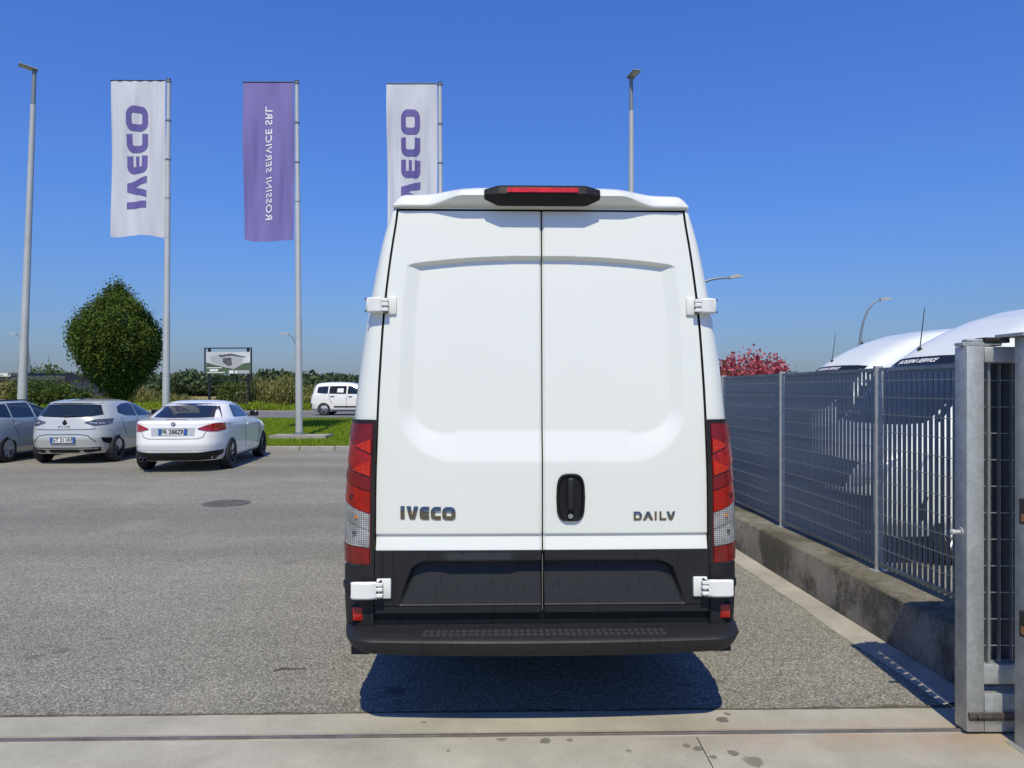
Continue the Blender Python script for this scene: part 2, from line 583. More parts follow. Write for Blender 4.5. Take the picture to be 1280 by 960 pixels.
M["kerb"] = m_concrete("kerb_concrete", (0.36, 0.34, 0.30), 0.3)
M["wall"] = m_wall()
M["galv"] = m_galv("galvanised_steel", (0.32, 0.335, 0.325), (0.54, 0.56, 0.54))
M["galv_bar"] = m_galv("galvanised_grating", (0.21, 0.225, 0.23), (0.35, 0.37, 0.365), 3.0)
M["rail"] = pbr("worn_rail_steel", (0.27, 0.235, 0.19), 0.42, metal=0.7, var=0.35, vscale=6)
M["rust"] = pbr("rusty_rack", (0.10, 0.085, 0.075), 0.7, metal=0.4, var=0.5, vscale=20)
M["iron"] = pbr("cast_iron", (0.13, 0.12, 0.11), 0.7, metal=0.2, var=0.3, vscale=8, bump=0.6, bscale=90)
M["ground"] = m_ground()
M["grass"] = m_leaf("lawn_grass", (0.14, 0.22, 0.015), (0.27, 0.37, 0.03), 0.3)
M["lawn_soil"] = pbr("lawn_soil", (0.10, 0.14, 0.012), 1.0, var=0.4, vscale=3, spec=0.0)
M["hornbeam"] = m_leaf("hornbeam_leaf", (0.028, 0.058, 0.010), (0.14, 0.195, 0.032), 0.22)
M["bush"] = m_leaf("bush_leaf", (0.05, 0.085, 0.018), (0.12, 0.16, 0.035), 0.3)
M["dry"] = m_leaf("dry_weed", (0.17, 0.18, 0.045), (0.44, 0.37, 0.15), 0.3)
M["far"] = m_leaf("hazed_far_leaf", (0.045, 0.072, 0.035), (0.10, 0.135, 0.06), 0.2)  # distance haze is put into the leaf colour as a lighter tone
M["pink"] = m_leaf("pink_blossom", (0.36, 0.055, 0.075), (0.58, 0.17, 0.19), 0.3)
M["bark"] = pbr("bark", (0.07, 0.055, 0.04), 0.95, var=0.4, vscale=12)
M["flag_white"] = m_cloth("white_flag_cloth", (0.74, 0.75, 0.78))
M["flag_purple"] = m_cloth("purple_flag_cloth", (0.25, 0.215, 0.50))
M["render_grey"] = pbr("grey_render", (0.20, 0.20, 0.21), 0.9, var=0.1)
M["fascia"] = pbr("dark_fascia", (0.07, 0.075, 0.08), 0.6)

#CUT_SETTING
# ---------------------------------------------------------------- ground, car park, road
TILT = R(1.5)          # the site runs a little left of straight ahead
LAWN_Y, ROAD_Y0, ROAD_Y1, ROAD_Z = 21.2, 33.0, 44.5, 0.45


def gz(y):
    if y <= LAWN_Y: return -0.02
    if y >= ROAD_Y0: return ROAD_Z
    return 0.10 + (ROAD_Z - 0.10) * sstep((y - LAWN_Y) / (ROAD_Y0 - LAWN_Y))


ys = [-150, 0, LAWN_Y, LAWN_Y + 0.02] + [LAWN_Y + (ROAD_Y0 - LAWN_Y) * k / 12 for k in range(1, 13)] + [ROAD_Y1, 60, 120, 400, 3500]
xs = [-3000, -400, -60, -20, 0, 20, 60, 400, 3000]
v = [(x, y, gz(y) if y > LAWN_Y else -0.02) for y in ys for x in xs]
nx = len(xs)
f = [(j * nx + i, j * nx + i + 1, (j + 1) * nx + i + 1, (j + 1) * nx + i) for j in range(len(ys) - 1) for i in range(nx - 1)]
tag(pymesh("ground", v, f, M["ground"], fix=False), kind="structure")

APR = 3.905            # far edge of the concrete apron, at x = 0
def ap(x, y): return y + math.tan(R(1.3)) * x


def sheet(name, pts, z, m):
    return tag(pymesh(name, [(x, y, z) for x, y in pts], [tuple(range(len(pts)))], m, fix=False), kind="structure")


sheet("car_park", [(-60, ap(-60, APR) + 1), (-20, ap(-20, APR)), (20, ap(20, APR)), (60, ap(60, APR) - 1), (60, LAWN_Y - 0.16), (-60, LAWN_Y - 0.16)], 0.0, M["asphalt"])
# apron as two slabs either side of the gate track
RAIL = 3.665
for (a, b) in ((-14.0, RAIL - 0.035), (RAIL + 0.035, APR + 0.02)):
    for (xa, xb) in ((-14.0, -6.0), (-5.99, 0.9 if a < 0 else 8), (0.905, 8.0)):
        if xb <= xa: continue
        if a > 0 and xa > 0: continue
        mb = MB()
        mb.prism([(xa, ap(xa, a)), (xb, ap(xb, a)), (xb, ap(xb, b)), (xa, ap(xa, b))], lambda u, w, k: Vector((u, w, 0.006 - 0.1 * k)))
        tag(mb.build("concrete_apron", M["apron"]), kind="structure")
# dirt gathered along the joint between asphalt and apron
vv, ff = [], []
for k in range(141):
    x = -10 + 15 * k / 140
    vv += [(x, ap(x, APR + .018) - random.uniform(0, .006), .0085), (x, ap(x, APR + .024) + random.uniform(.002, .02) + .03 * max(0, x - 1.2) * random.random(), .0085)]
ff = [(2 * k, 2 * k + 2, 2 * k + 3, 2 * k + 1) for k in range(140)]
M["dirt"] = pbr("joint_dirt", (0.12, 0.105, 0.075), 1.0, var=.5, vscale=30, spec=0.0)
tag(pymesh("joint_dirt", vv, ff, M["dirt"], fix=False), kind="structure")
# gate track: groove bed with a raised round rail
tr = empty("gate_track", (0, RAIL, 0), R(1.3), "rusty steel gate track let into the concrete apron", "track")
MB().box(-14, 7, -0.036, 0.036, -0.05, 0.001).build("bed", M["gutter"], tr)
MB().box(-14, -2.6, -0.010, 0.010, -0.02, 0.013, 0.005, 2).build("rail", M["rail"], tr, smooth=True)
MB().box(-2.594, 7, -0.010, 0.010, -0.02, 0.013, 0.005, 2).build("rail", M["rail"], tr, smooth=True)

# lawn
v, f = [], []
ly = [LAWN_Y + (ROAD_Y0 - 0.05 - LAWN_Y) * k / 12 for k in range(13)]
for y in ly:
    for x in (-45, -20, -8, 8, 30): v.append((x, y, gz(y + 0.03) + 0.02))
f = [(j * 5 + i, j * 5 + i + 1, (j + 1) * 5 + i + 1, (j + 1) * 5 + i) for j in range(12) for i in range(4)]
tag(pymesh("lawn", v, f, M["lawn_soil"], fix=False), kind="structure")
N = 90000
gx = rng.uniform(-17, 3, N); gy = LAWN_Y + 0.05 + rng.uniform(0, 1, N) ** 1.2 * (ROAD_Y0 - LAWN_Y - 0.2)
gzv = np.array([gz(t) for t in gy]) + 0.01
h = rng.uniform(0.04, 0.10, N); a = rng.uniform(0, 2 * pi, N); wd = rng.uniform(0.008, 0.016, N)
dx, dy = np.cos(a) * wd, np.sin(a) * wd
lx, lyy = rng.normal(0, 0.03, N), rng.normal(0, 0.03, N)
V = np.empty((N, 3, 3))
V[:, 0] = np.stack([gx - dx, gy - dy, gzv], 1); V[:, 1] = np.stack([gx + dx, gy + dy, gzv], 1); V[:, 2] = np.stack([gx + lx, gy + lyy, gzv + h], 1)
o = npmesh("lawn_grass", V.reshape(-1, 3), np.arange(N * 3).reshape(-1, 3), M["grass"])
tag(o, "bright green mown grass between car park kerb and road", "grass", kind="stuff")

# kerb of single stones between car park and lawn
kerb = empty("kerb"); tag(kerb, kind="structure")
me = MB().box(0, 0.985, -0.07, 0.07, -0.1, 0.12, 0.018, 2).mesh("kerb_stone")
me.materials.append(M["kerb"])
for i in range(62):
    o = bpy.data.objects.new("kerb_stone", me); COL.objects.link(o); o.parent = kerb
    o.location = (-40 + i, LAWN_Y - 0.08 + random.uniform(-.008, .008), random.uniform(-.006, .006))

# public road with a pale verge and white edge line
sheet("road", [(-200, ROAD_Y0), (200, ROAD_Y0), (200, ROAD_Y1), (-200, ROAD_Y1)], ROAD_Z + 0.012, M["road"])
M["verge"] = pbr("gravel_verge", (0.27, 0.25, 0.20), 0.95, var=0.3, vscale=2.5)
sheet("verge", [(-200, ROAD_Y1), (200, ROAD_Y1), (200, ROAD_Y1 + 1.2), (-200, ROAD_Y1 + 1.2)], ROAD_Z + 0.010, M["verge"])
sheet("road_edge_line", [(-200, ROAD_Y1 - 0.5), (200, ROAD_Y1 - 0.5), (200, ROAD_Y1 - 0.35), (-200, ROAD_Y1 - 0.35)], ROAD_Z + 0.017, M["print_white"])

# manhole cover
p = at(283, 629, 11.2)
mh = empty("manhole_cover", (p.x, p.y, 0.0), 0.2, "round cast iron manhole cover set into the asphalt", "manhole cover")
MB().lathe([(0.34, 0.001), (0.34, 0.010), (0.30, 0.010), (0.295, 0.004)], 40).build("frame", M["iron"], mh)
mb = MB().lathe([(0.287, 0.001), (0.287, 0.009), (0.28, 0.011)], 40)
mb.build("lid", M["iron"], mh)
mb = MB()
for i in range(-4, 5):
    w_ = sqrt(max(0, 0.26 ** 2 - (i * 0.055) ** 2))
    mb.box(-w_, w_, i * 0.055 - 0.012, i * 0.055 + 0.012, 0.0112, 0.0145)
mb.build("rib", M["iron"], mh)

# twig lying on the asphalt
g = at(362, 838, FPX * CAM_H / 350)
tw = MB().path([(-0.09, -0.02, 0.006), (-0.04, 0.004, 0.012), (0.03, 0.006, 0.008), (0.09, 0.03, 0.006)], [0.003, 0.004, 0.003, 0.002], 6).build("twig", M["wire"], None, True, loc=(g.x, g.y, 0))
tag(tw, "thin bent dark twig lying on the asphalt", "twig")


# ---------------------------------------------------------------- right side: low wall, grating fence, gutter
FA = -0.040            # fence line: x = FX0 + FA * y
def fx(y, off=0.0): return 2.965 + FA * y + off


wy0, wy1 = 3.72, 24.0
wall = empty("low_wall", (fx(wy0), wy0, 0), 0, "low stained concrete wall carrying the grating fence", "wall")
secs = [wy0 + 0.0, 9.2, 14.7, 20.0, wy1]
for a_, b_ in zip(secs, secs[1:]):
    a2, b2 = a_ + 0.003, b_ - 0.003
    n = 14
    vv, ff = [], []
    for k in range(n + 1):
        y = a2 + (b2 - a2) * k / n
        j = [random.uniform(-.004, .004) for _ in range(6)]
        prof = [(-0.272 + j[0], -0.1), (-0.262 + j[1], 0.335 + j[2]), (-0.245, 0.352 + j[3]), (0.10, 0.360 + j[4]), (0.125, 0.34), (0.13, -0.1)]
        vv += [(fx(y, ox) - fx(wy0), y - wy0, z) for ox, z in prof]
    for k in range(n):
        for i in range(5):
            ff.append((k * 6 + i, k * 6 + i + 1, (k + 1) * 6 + i + 1, (k + 1) * 6 + i))
    ff.append(tuple(range(6))); ff.append(tuple(n * 6 + i for i in range(6)))
    pymesh("wall_section", vv, ff, M["wall"], wall, smooth=50)
# gutter strip at the wall foot
n = 40
vv = []
for k in range(n + 1):
    y = 4.02 + (22 - 4.02) * k / n
    vv += [(fx(y, -0.285 + 0.015), y, 0.018), (fx(y, -0.36), y, 0.012), (fx(y, -0.43), y, 0.016), (fx(y, -0.47 + random.uniform(-.012, .012)), y, 0.003)]
ff = [(k * 4 + i, k * 4 + i + 1, (k + 1) * 4 + i + 1, (k + 1) * 4 + i) for k in range(n) for i in range(3)]
o = pymesh("gutter", vv, ff, M["gutter"], None, fix=True); tag(o, kind="structure")

fence = empty("grating_fence", (fx(3.72), 3.72, 0.355), 0, "galvanised steel grating fence with posts on the low wall", "fence")
FD = math.atan(-FA)
PITCH = 1.79
posts = [5.57 + PITCH * k for k in range(-1, 8)]
FH = 1.515
bar_me = MB().box(-0.0125, 0.0125, -0.0027, 0.0027, 0, FH - 0.05).mesh("bar"); bar_me.materials.append(M["galv_bar"])
rod_me = MB().tube((-0.0135, 0.03, 0), (-0.0135, PITCH - 0.03, 0), 0.0028, n=6).mesh("rod"); rod_me.materials.append(M["galv_bar"])
post_me = MB().box(-0.03, 0.03, -0.011, 0.011, -0.005, FH + 0.012, 0.003).box(-0.06, 0.06, -0.045, 0.045, -0.006, 0.004).mesh("post"); post_me.materials.append(M["galv"])
edge_me = MB().box(-0.013, 0.013, 0.025, PITCH - 0.025, FH - 0.028, FH - 0.003).mesh("panel"); edge_me.materials.append(M["galv_bar"])


def fobj(name, me, y, z=0.0, rz=0.0):
    o = bpy.data.objects.new(name, me); COL.objects.link(o); o.parent = fence
    o.location = (fx(y) - fx(3.72), y - 3.72, z); o.rotation_euler = (0, 0, FD + rz)
    return o


for py_ in posts:
    if py_ > 3.8: fobj("post", post_me, py_)
for pk, py_ in enumerate(posts[:-1]):
    fobj("top_rail", edge_me, py_)
    fobj("bottom_rail", edge_me, py_, -FH + 0.075)
    for k in range(1, 28):
        fobj("bar", bar_me, py_ + 0.03 + (PITCH - 0.06) * k / 28, 0.035, random.uniform(-.03, .03))
    for k in range(1, 12):
        fobj("rod", rod_me, py_, 0.05 + 0.124 * k)

# ---------------------------------------------------------------- sliding gate on the right
gate = empty("sliding_gate", (2.235, 3.66, 0), R(1.0), "galvanised sliding gate leaf with toothed rack standing on its track", "gate")
G = 0.10               # leaf thickness, front face at y = 0
mb = MB().box(0, 0.088, 0, G, 0.02, 1.918, 0.006, 2); mb.build("end_post", M["galv"], gate, True)
MB().box(0.09, 1.9, 0.002, G - 0.002, 1.838, 1.915, 0.005, 2).build("top_beam", M["galv"], gate, True)
MB().box(0.09, 1.9, 0.002, G - 0.002, 0.018, 0.205, 0.005, 2).build("bottom_beam", M["galv"], gate, True)
MB().box(0.09, 1.9, 0.012, G - 0.012, 0.25, 0.345, 0.004, 2).build("lower_rail", M["galv"], gate, True)
# rack with teeth
mb = MB().box(0.006, 1.9, -0.014, 0.0, 0.095, 0.118)
for k in range(-7, 78):
    mb.prism([(0.10 + k * 0.0125 - 0.0035, 0.095), (0.10 + k * 0.0125 + 0.0035, 0.095), (0.10 + k * 0.0125 + 0.0018, 0.078), (0.10 + k * 0.0125 - 0.0018, 0.078)], lambda u, w, kk: Vector((u, -0.0135 + 0.013 * kk, w)))
rk = mb.build("rack", M["rust"], gate)
for k in range(3):
    MB().tube((0.05 + 0.4 * k, -0.024, 0.107), (0.05 + 0.4 * k, -0.012, 0.107), 0.010, n=6).build("bolt", M["rust"], rk)
# infill grating of the gate
for k in range(26):
    x = 0.128 + k * 0.062
    if k == 0:
        MB().box(x - 0.004, x + 0.010, 0.030, 0.055, 0.345, 1.838).build("bar", M["galv_bar"], gate)
    else:
        MB().box(x - 0.0015, x + 0.0015, 0.035, 0.060, 0.345, 1.838).build("bar", M["galv_bar"], gate)
for k in range(11):
    MB().tube((0.09, 0.047, 0.43 + 0.132 * k), (1.85, 0.047, 0.43 + 0.132 * k), 0.003, n=6).build("rod", M["galv_bar"], gate)
# added dark sheet standing in for the dark area seen through the grating
M["sheet"] = pbr("added_dark_sheet", (0.022, 0.030, 0.038), 0.6, var=.25, vscale=4)
MB().box(0.116, 1.9, 0.084, 0.087, 0.347, 1.836).build("added_dark_backing", M["sheet"], gate)
# rear stiffener lugs seen between post and first bar
for k in range(11):
    MB().box(0.088, 0.112, 0.062, 0.068, 0.36 + 0.132 * k, 0.36 + 0.132 * k + 0.10).build("lug", M["galv"], gate)
# white buffer stud on the closing side
mb = MB().lathe([(0.024, -0.004), (0.024, 0.0), (0.010, -0.002), (0.010, -0.030), (0.014, -0.032), (0.014, -0.046), (0.008, -0.052)], 20, 'x', (0.0, 0.05, 0.995))
mb.build("buffer", M["pole"], gate, 40)
mb = MB().box(-0.008, 0.19, 0.02, 0.09, 1.92, 1.938, 0.003).box(0.02, 0.12, 0.03, 0.08, 1.938, 1.955, 0.006)
mb.build("top_cap", M["galv"], gate)
MB().box(0.10, 0.19, 0.012, 0.10, 1.939, 1.962, 0.003).build("guide_shoe", M["black_rubber"], gate)
# fixed guide column at the side
gc = empty("guide_column", (2.40, 3.455, 0), R(1.0), "fixed galvanised guide column with roller brackets beside the sliding gate", "gate column")
MB().box(0.012, 0.132, 0, 0.12, 0.0, 1.955, 0.006, 2).build("post", M["galv"], gc, True)
MB().box(-0.02, 0.17, -0.02, 0.14, -0.01, 0.008).build("base_plate", M["galv"], gc)
MB().box(-0.03, 0.16, 0.0, 0.20, 1.956, 1.972, 0.003).build("top_plate", M["galv"], gc)
for z in (1.13, 0.60):
    mb = MB().box(0.0, 0.011, 0.01, 0.07, z - 0.06, z + 0.06, 0.002)
    br = mb.build("roller_bracket", M["black_gloss"], gc)
    MB().box(-0.004, -0.001, 0.03, 0.05, z - 0.045, z - 0.01).build("sticker", M["lens_amber"], br)
MB().tube((-0.012, 0.15, 1.93), (-0.012, 0.15, 1.955), 0.02, n=16).build("guide_roller", M["black_rubber"], gc, True)

# ---------------------------------------------------------------- flags and lamp posts
def stroke(paths, width, split=5):
    """2-D quads strips for lettering: list of (points, closed) -> list of quads (4 xy points)"""
    quads = []
    for pts, closed in paths:
        n = len(pts)
        offs = []
        for i in range(n):
            p = Vector(pts[i])
            if closed:
                a_, b_ = Vector(pts[i - 1]), Vector(pts[(i + 1) % n])
            else:
                a_, b_ = Vector(pts[max(0, i - 1)]), Vector(pts[min(n - 1, i + 1)])
            d0 = (p - a_).normalized() if (p - a_).length > 1e-9 else None
            d1 = (b_ - p).normalized() if (b_ - p).length > 1e-9 else None
            d0 = d0 or d1; d1 = d1 or d0
            t = (d0 + d1).normalized(); nn = Vector((-t.y, t.x))
            k = 1 / max(0.5, nn.dot(Vector((-d0.y, d0.x))))
            offs.append((p + nn * width / 2 * k, p - nn * width / 2 * k))
        for i in range(n if closed else n - 1):
            q = (i + 1) % n
            for j in range(split):
                f0, f1 = j / split, (j + 1) / split
                quads.append((offs[i][0].lerp(offs[i][1], f0), offs[i][0].lerp(offs[i][1], f1), offs[q][0].lerp(offs[q][1], f1), offs[q][0].lerp(offs[q][1], f0)))
    return quads


def dense(pts, closed=False, step=0.05):
    out = []
    m_ = len(pts) if closed else len(pts) - 1
    for i in range(m_):
        a_, b_ = Vector(pts[i]), Vector(pts[(i + 1) % len(pts)])
        k = max(1, int((b_ - a_).length / step))
        out += [tuple(a_ + (b_ - a_) * j / k) for j in range(k)]
    if not closed: out.append(tuple(pts[-1]))
    return out


def rr(x0, y0, x1, y1, r, a0=0, a1=4):
    """rounded rectangle centre line"""
    out = []
    for q, (cx, cy) in enumerate(((x1 - r, y1 - r), (x0 + r, y1 - r), (x0 + r, y0 + r), (x1 - r, y0 + r))):
        for k in range(6):
            t = (q + k / 5) * pi / 2
            out.append((cx + r * cos(t), cy + r * sin(t)))
    return out


def facet(a, b_, c, d, n=6):
    """bilinear quad cut into n x n pieces"""
    a, b_, c, d = Vector(a), Vector(b_), Vector(c), Vector(d)
    P = lambda u, v_: a.lerp(b_, u).lerp(d.lerp(c, u), v_)
    return [(P(i / n, j / n), P((i + 1) / n, j / n), P((i + 1) / n, (j + 1) / n), P(i / n, (j + 1) / n)) for i in range(n) for j in range(n)]


def word_iveco(w=0.27):
    """unit-height heavy wide lettering, returns quads and total width"""
    h = w / 2
    L, x, out = [], 0.0, []
    L += stroke([(dense([(h, 0), (h, 1)]), False)], w); x = w + 0.14
    out.append(L); L = []
    # V
    for m_ in (1, -1):
        c = x + 0.43
        L += facet((c - m_ * .43, 1), (c - m_ * (.43 - w * 1.05), 1), (c, .34), (c - m_ * .17, 0)) + facet((c - m_ * .17, 0), (c, .34), (c, .17), (c, 0))
    x += 0.86 + 0.11
    out.append(L); L = []
    # E (rounded left)
    W = 0.70
    arc = [(x + W, 1 - h)] + [(x + h + 0.16 - 0.16 * sin(k / 5 * pi / 2), 1 - h - 0.16 + 0.16 * cos(k / 5 * pi / 2)) for k in range(6)]
    arc += [(x + h + 0.16 - 0.16 * cos(k / 5 * pi / 2), h + 0.16 - 0.16 * sin(k / 5 * pi / 2)) for k in range(6)] + [(x + W, h)]
    L += stroke([(dense(arc), False)], w)
    L += stroke([(dense([(x + w, 0.5), (x + W * .97, 0.5)]), False)], w * .62); x += W + 0.12
    out.append(L); L = []
    W = 0.74
    arc = [(a_ + (x - arc[0][0] + W if False else 0), b_) for a_, b_ in arc]
    sh = W + 0.0
    arc2 = [(x + W, 1 - h)] + [(x + h + 0.22 - 0.22 * sin(k / 5 * pi / 2), 1 - h - 0.22 + 0.22 * cos(k / 5 * pi / 2)) for k in range(6)]
    arc2 += [(x + h + 0.22 - 0.22 * cos(k / 5 * pi / 2), h + 0.22 - 0.22 * sin(k / 5 * pi / 2)) for k in range(6)] + [(x + W, h)]
    L += stroke([(dense(arc2), False)], w); x += W + 0.10
    out.append(L); L = []
    W = 0.98
    L += stroke([(dense(rr(x + h, h, x + W - h, 1 - h, 0.22), True), True)], w); x += W
    out.append(L)
    return out, x


def word_daily(w=0.20):
    h = w / 2
    L, x, out = [], 0.0, []
    W = 0.88
    d = [(x + h, h), (x + h, 1 - h), (x + W - 0.35, 1 - h)] + [(x + W - h - 0.28 + 0.28 * sin(k / 6 * pi), 0.5 + (0.5 - h) * cos(k / 6 * pi)) for k in range(1, 6)] + [(x + W - 0.35, h)]
    L += stroke([(dense(d, True), True)], w); x += W + 0.12
    out.append(L); L = []
    for m_ in (1, -1):
        c = x + .55
        L += facet((c - m_ * .55, 0), (c - m_ * .30, 0), (c, .62), (c - m_ * .13, 1)) + facet((c - m_ * .13, 1), (c, .62), (c, .8), (c, 1))
    x += 1.1 + 0.16
    out.append(L); L = []
    L += stroke([([(x + h, 0), (x + h, 1)], False)], w); x += w + 0.3
    out.append(L); L = []
    L += stroke([([(x + h, 1), (x + h, h), (x + 0.75, h)], False)], w); x += 0.75 + 0.02
    out.append(L); L = []
    for m_ in (1, -1):
        c = x + .46
        L += facet((c - m_ * .46, 1), (c - m_ * .22, 1), (c, .42), (c - m_ * .12, 0)) + facet((c - m_ * .12, 0), (c, .42), (c, .2), (c, 0))
    x += .92
    out.append(L)
    return out, x


def quads_mesh(quads, fn, thick):
    """extruded lettering; fn(u, v, t) -> 3-D with t 0 front, 1 back"""
    v, f = [], []
    for q in quads:
        b = len(v)
        v += [fn(p[0], p[1], 0) for p in q] + [fn(p[0], p[1], 1) for p in q]
        f += [(b, b + 1, b + 2, b + 3), (b + 7, b + 6, b + 5, b + 4), (b, b + 4, b + 5, b + 1), (b + 2, b + 6, b + 7, b + 3), (b + 1, b + 5, b + 6, b + 2), (b + 3, b + 7, b + 4, b)]
    return v, f


def flagpole(px_base, px_top, py_top, d, base_py, label, flag_label, cloth, wtop, wide, py_bot, kind, seed):
    base = at(px_base, 488, d); z0 = gz(d)
    top = at(px_top, py_top, d)
    fp = empty("flagpole", (base.x, d, z0), 0, label, "flagpole", "flagpoles along the lawn")
    lx_ = top.x - base.x; H = top.z - z0
    pt = lambda k: (lx_ * k, 0, 0.10 + (H - 0.10) * k)
    MB().path([pt(0), pt(.33), pt(.335), pt(.68), pt(.685), pt(1)], [.115, .105, .095, .085, .075, .062], 16).build("shaft", M["pole"], fp, True)
    MB().tube((lx_, 0, H - .01), (lx_, 0, H + .06), .075, .06, 14).build("cap", M["black_frame"], fp)
    MB().prism([(-.85, -.42), (.95, -.42), (1.0, .45), (-.8, .45)], lambda u, w, k: Vector((u, w, .12 - .2 * k))).build("footing", M["kerb"], fp)
    MB().lathe([(.19, .12), (.19, .15), (.12, .16), (.118, .22)], 20).build("base_flange", M["pole_grey"], fp)
    zt, zb = top.z - 0.02 - z0, at(0, py_bot, d).z - z0
    for k in range(5):
        z = zb + (zt - zb) * k / 4
        MB().lathe([(.088, -.02), (.088, .02)], 14, origin=(lx_ * z / H, 0, z)).build("ring", M["pole_grey"], fp)
    MB().tube((lx_ + .0, -.03, zt + .02), (lx_ - wide - .1, -.03, zt + .02), .018, n=8).build("crossbar", M["black_frame"], fp)
    # the flag: its own thing
    fl = empty("flag", (base.x + lx_, d - 0.03, z0 + zb), 0, flag_label, "flag")
    Hh = zt - zb
    r_ = random.Random(seed)
    ph = [r_.uniform(0, 6.28) for _ in range(6)]

    def surf(u, w):                      # u 0 at the pole .. 1 free edge, w 0 bottom .. 1 top
        damp = 1 - w ** 6
        y = damp * (0.055 * sin(9 * u + 4.2 * w + ph[0]) + 0.028 * sin(17 * u - 5.0 * w + ph[1]) + 0.05 * u * sin(3.1 * w * 2 + ph[2]))
        y += 0.018 * sin(34 * u + 3 * w + ph[3]) * (0.5 + 0.5 * sin(2 * pi * w + ph[4]))
        sag = 0.06 * (1 - w) * sin(pi * u) - 0.10 * u * (1 - u) * (1 - w)
        return Vector((-0.09 - u * wide * (1 - 0.02 * (1 - w) * u), y, w * Hh - (1 - w) * (0.05 * sin(5 * u + ph[5]) - 0.05 * u) + sag * 0))
    gridmesh("cloth", 90, 110, surf, cloth, fl)

    def on(u, w, t):
        p_ = surf(u, w); return Vector((p_.x, p_.y + (-0.011 if t == 0 else 0.011), p_.z))
    if kind == "iveco":
        L, W = word_iveco()
        lo, hi = (297 - 262) / (297 - 99), (297 - 131) / (297 - 99)
        sc = (hi - lo) / W
        # reading upwards, seen from behind (mirrored)
        for l_ in L:
            vv, ff = quads_mesh(l_, lambda u, w, t: on(0.72 - 0.385 * w, lo + u * sc, t), 0)
            pymesh("letter", vv, ff, M["print_purple"], fl, fix=False)
    else:
        me = text_mesh("ROSSINI SERVICE SRL", 0.0, 1.0, 1.08, 0.012)
        bm = bmesh.new(); bm.from_mesh(me)
        bmesh.ops.remove_doubles(bm, verts=bm.verts, dist=1e-4)
        bmesh.ops.triangulate(bm, faces=bm.faces)
        for _ in range(3):
            bmesh.ops.subdivide_edges(bm, edges=[e for e in bm.edges if e.calc_length() > .22], cuts=1)
            bmesh.ops.triangulate(bm, faces=[q for q in bm.faces if len(q.verts) > 3])
        xs_ = [q.co.x for q in bm.verts]; ys_ = [q.co.y for q in bm.verts]
        x0_, x1_, y0_, y1_ = min(xs_), max(xs_), min(ys_), max(ys_)
        lo, hi = (302 - 275) / (302 - 104), (302 - 134) / (302 - 104)
        for q in bm.verts:
            a_ = (q.co.x - x0_) / (x1_ - x0_); b_ = (q.co.y - y0_) / (y1_ - y0_)
            q.co = on(0.56 - 0.14 * b_, lo + (hi - lo) * a_, 0)
        bm.to_mesh(me); bm.free()
        me.materials.append(M["print_white"])
        link("lettering", me, None, fl)


flagpole(207, 211, 101, 24.0, 545, "galvanised flagpole carrying a white flag, nearest the round-crowned tree", "white IVECO flag on the flagpole nearest the round-crowned tree", M["flag_white"], 0, 1.76, 297, "iveco", 1)
flagpole(374, 371, 103, 24.0, 545, "galvanised flagpole carrying the purple flag", "purple flag with white lettering ROSSINI SERVICE SRL", M["flag_purple"], 0, 1.63, 302, "rossini", 2)
flagpole(552, 550, 105, 24.0, 545, "galvanised flagpole rising behind the large van roof", "white IVECO flag partly hidden by the large van roof", M["flag_white"], 0, 1.63, 302, "iveco", 5)


def street_light(px, py_top, d, px_base, z0, head_dir, label, name="lamp_post"):
    top = at(px, py_top, d); base = at(px_base, 488, d)
    lp = empty(name, (base.x, d, z0), 0, label, "lamp post")
    lx_ = top.x - base.x; H = top.z - z0
    P = lambda k: (lx_ * k, 0, H * k)
    MB().path([P(0), P(.24), P(.245), P(.86), P(.905)], [.155, .14, .128, .088, .085], 16).build("column", M["pole"], lp, True)
    MB().path([P(.905), P(1)], [.072, .068], 14).build("spigot", M["pole_grey"], lp, True)
    hd = Vector(head_dir)
    hr = MB()
    Mx = Matrix.Translation((lx_, 0, H + .02)) @ Matrix.Rotation(math.atan2(hd.y, hd.x), 4, 'Z') @ Matrix.Rotation(-R(9), 4, 'Y')
    hr.box(-.10, .46, -.15, .15, -.025, .035, .02, 2, Mx)
    h_ = hr.build("lamp_head", M["pole_grey"], lp)
    MB().box(.06, .42, -.12, .12, -.031, -.026, 0, 1, Mx).build("led_panel", M["lens_amber"] if False else M["car_lens_clear"], h_)
    MB().lathe([(.24, 0), (.24, .03), (.17, .04), (.16, .1)], 16).build("base_flange", M["pole_grey"], lp)


street_light(43, 88, 25.5, 26, gz(25.5), (-1, -.75, 0), "tall tapered lamp post with flat head behind the blue-silver estate car")
street_light(789, 97, 26.5, 789, gz(26.5), (.35, -1, 0), "tall tapered lamp post rising behind the large van")


def arm_light(px, py_top, d, reach, label, rad=.06, cv=.45):
    """slim column with a curved arm; reach in metres, sign = side"""
    t = at(px, py_top, d); z0 = ROAD_Z
    o = empty("street_lamp", (t.x - reach, d, z0), 0, label, "street lamp", "curved-arm street lamps along the road")
    H = t.z - z0
    pts = [(0, 0, 0), (0, 0, H * (1 - cv))] + [(reach * (1 - cos(k / 8 * pi / 2)), 0, H * (1 - cv) + (H * cv) * sin(k / 8 * pi / 2)) for k in range(1, 9)]
    MB().path(pts, [rad * 1.3] * 2 + [rad * (1.15 - .05 * k) for k in range(8)], 10).build("column", M["pole_grey"], o, True)
    s_ = 1 if reach > 0 else -1
    MB().prism([(-.05, -.04), (.6, .06), (.62, .12), (.3, .2), (-.05, .1)], lambda u, w, k: Vector((reach + s_ * u, -.14 + .28 * k, H - .03 + w))).build("lamp_head", M["pole"], o)


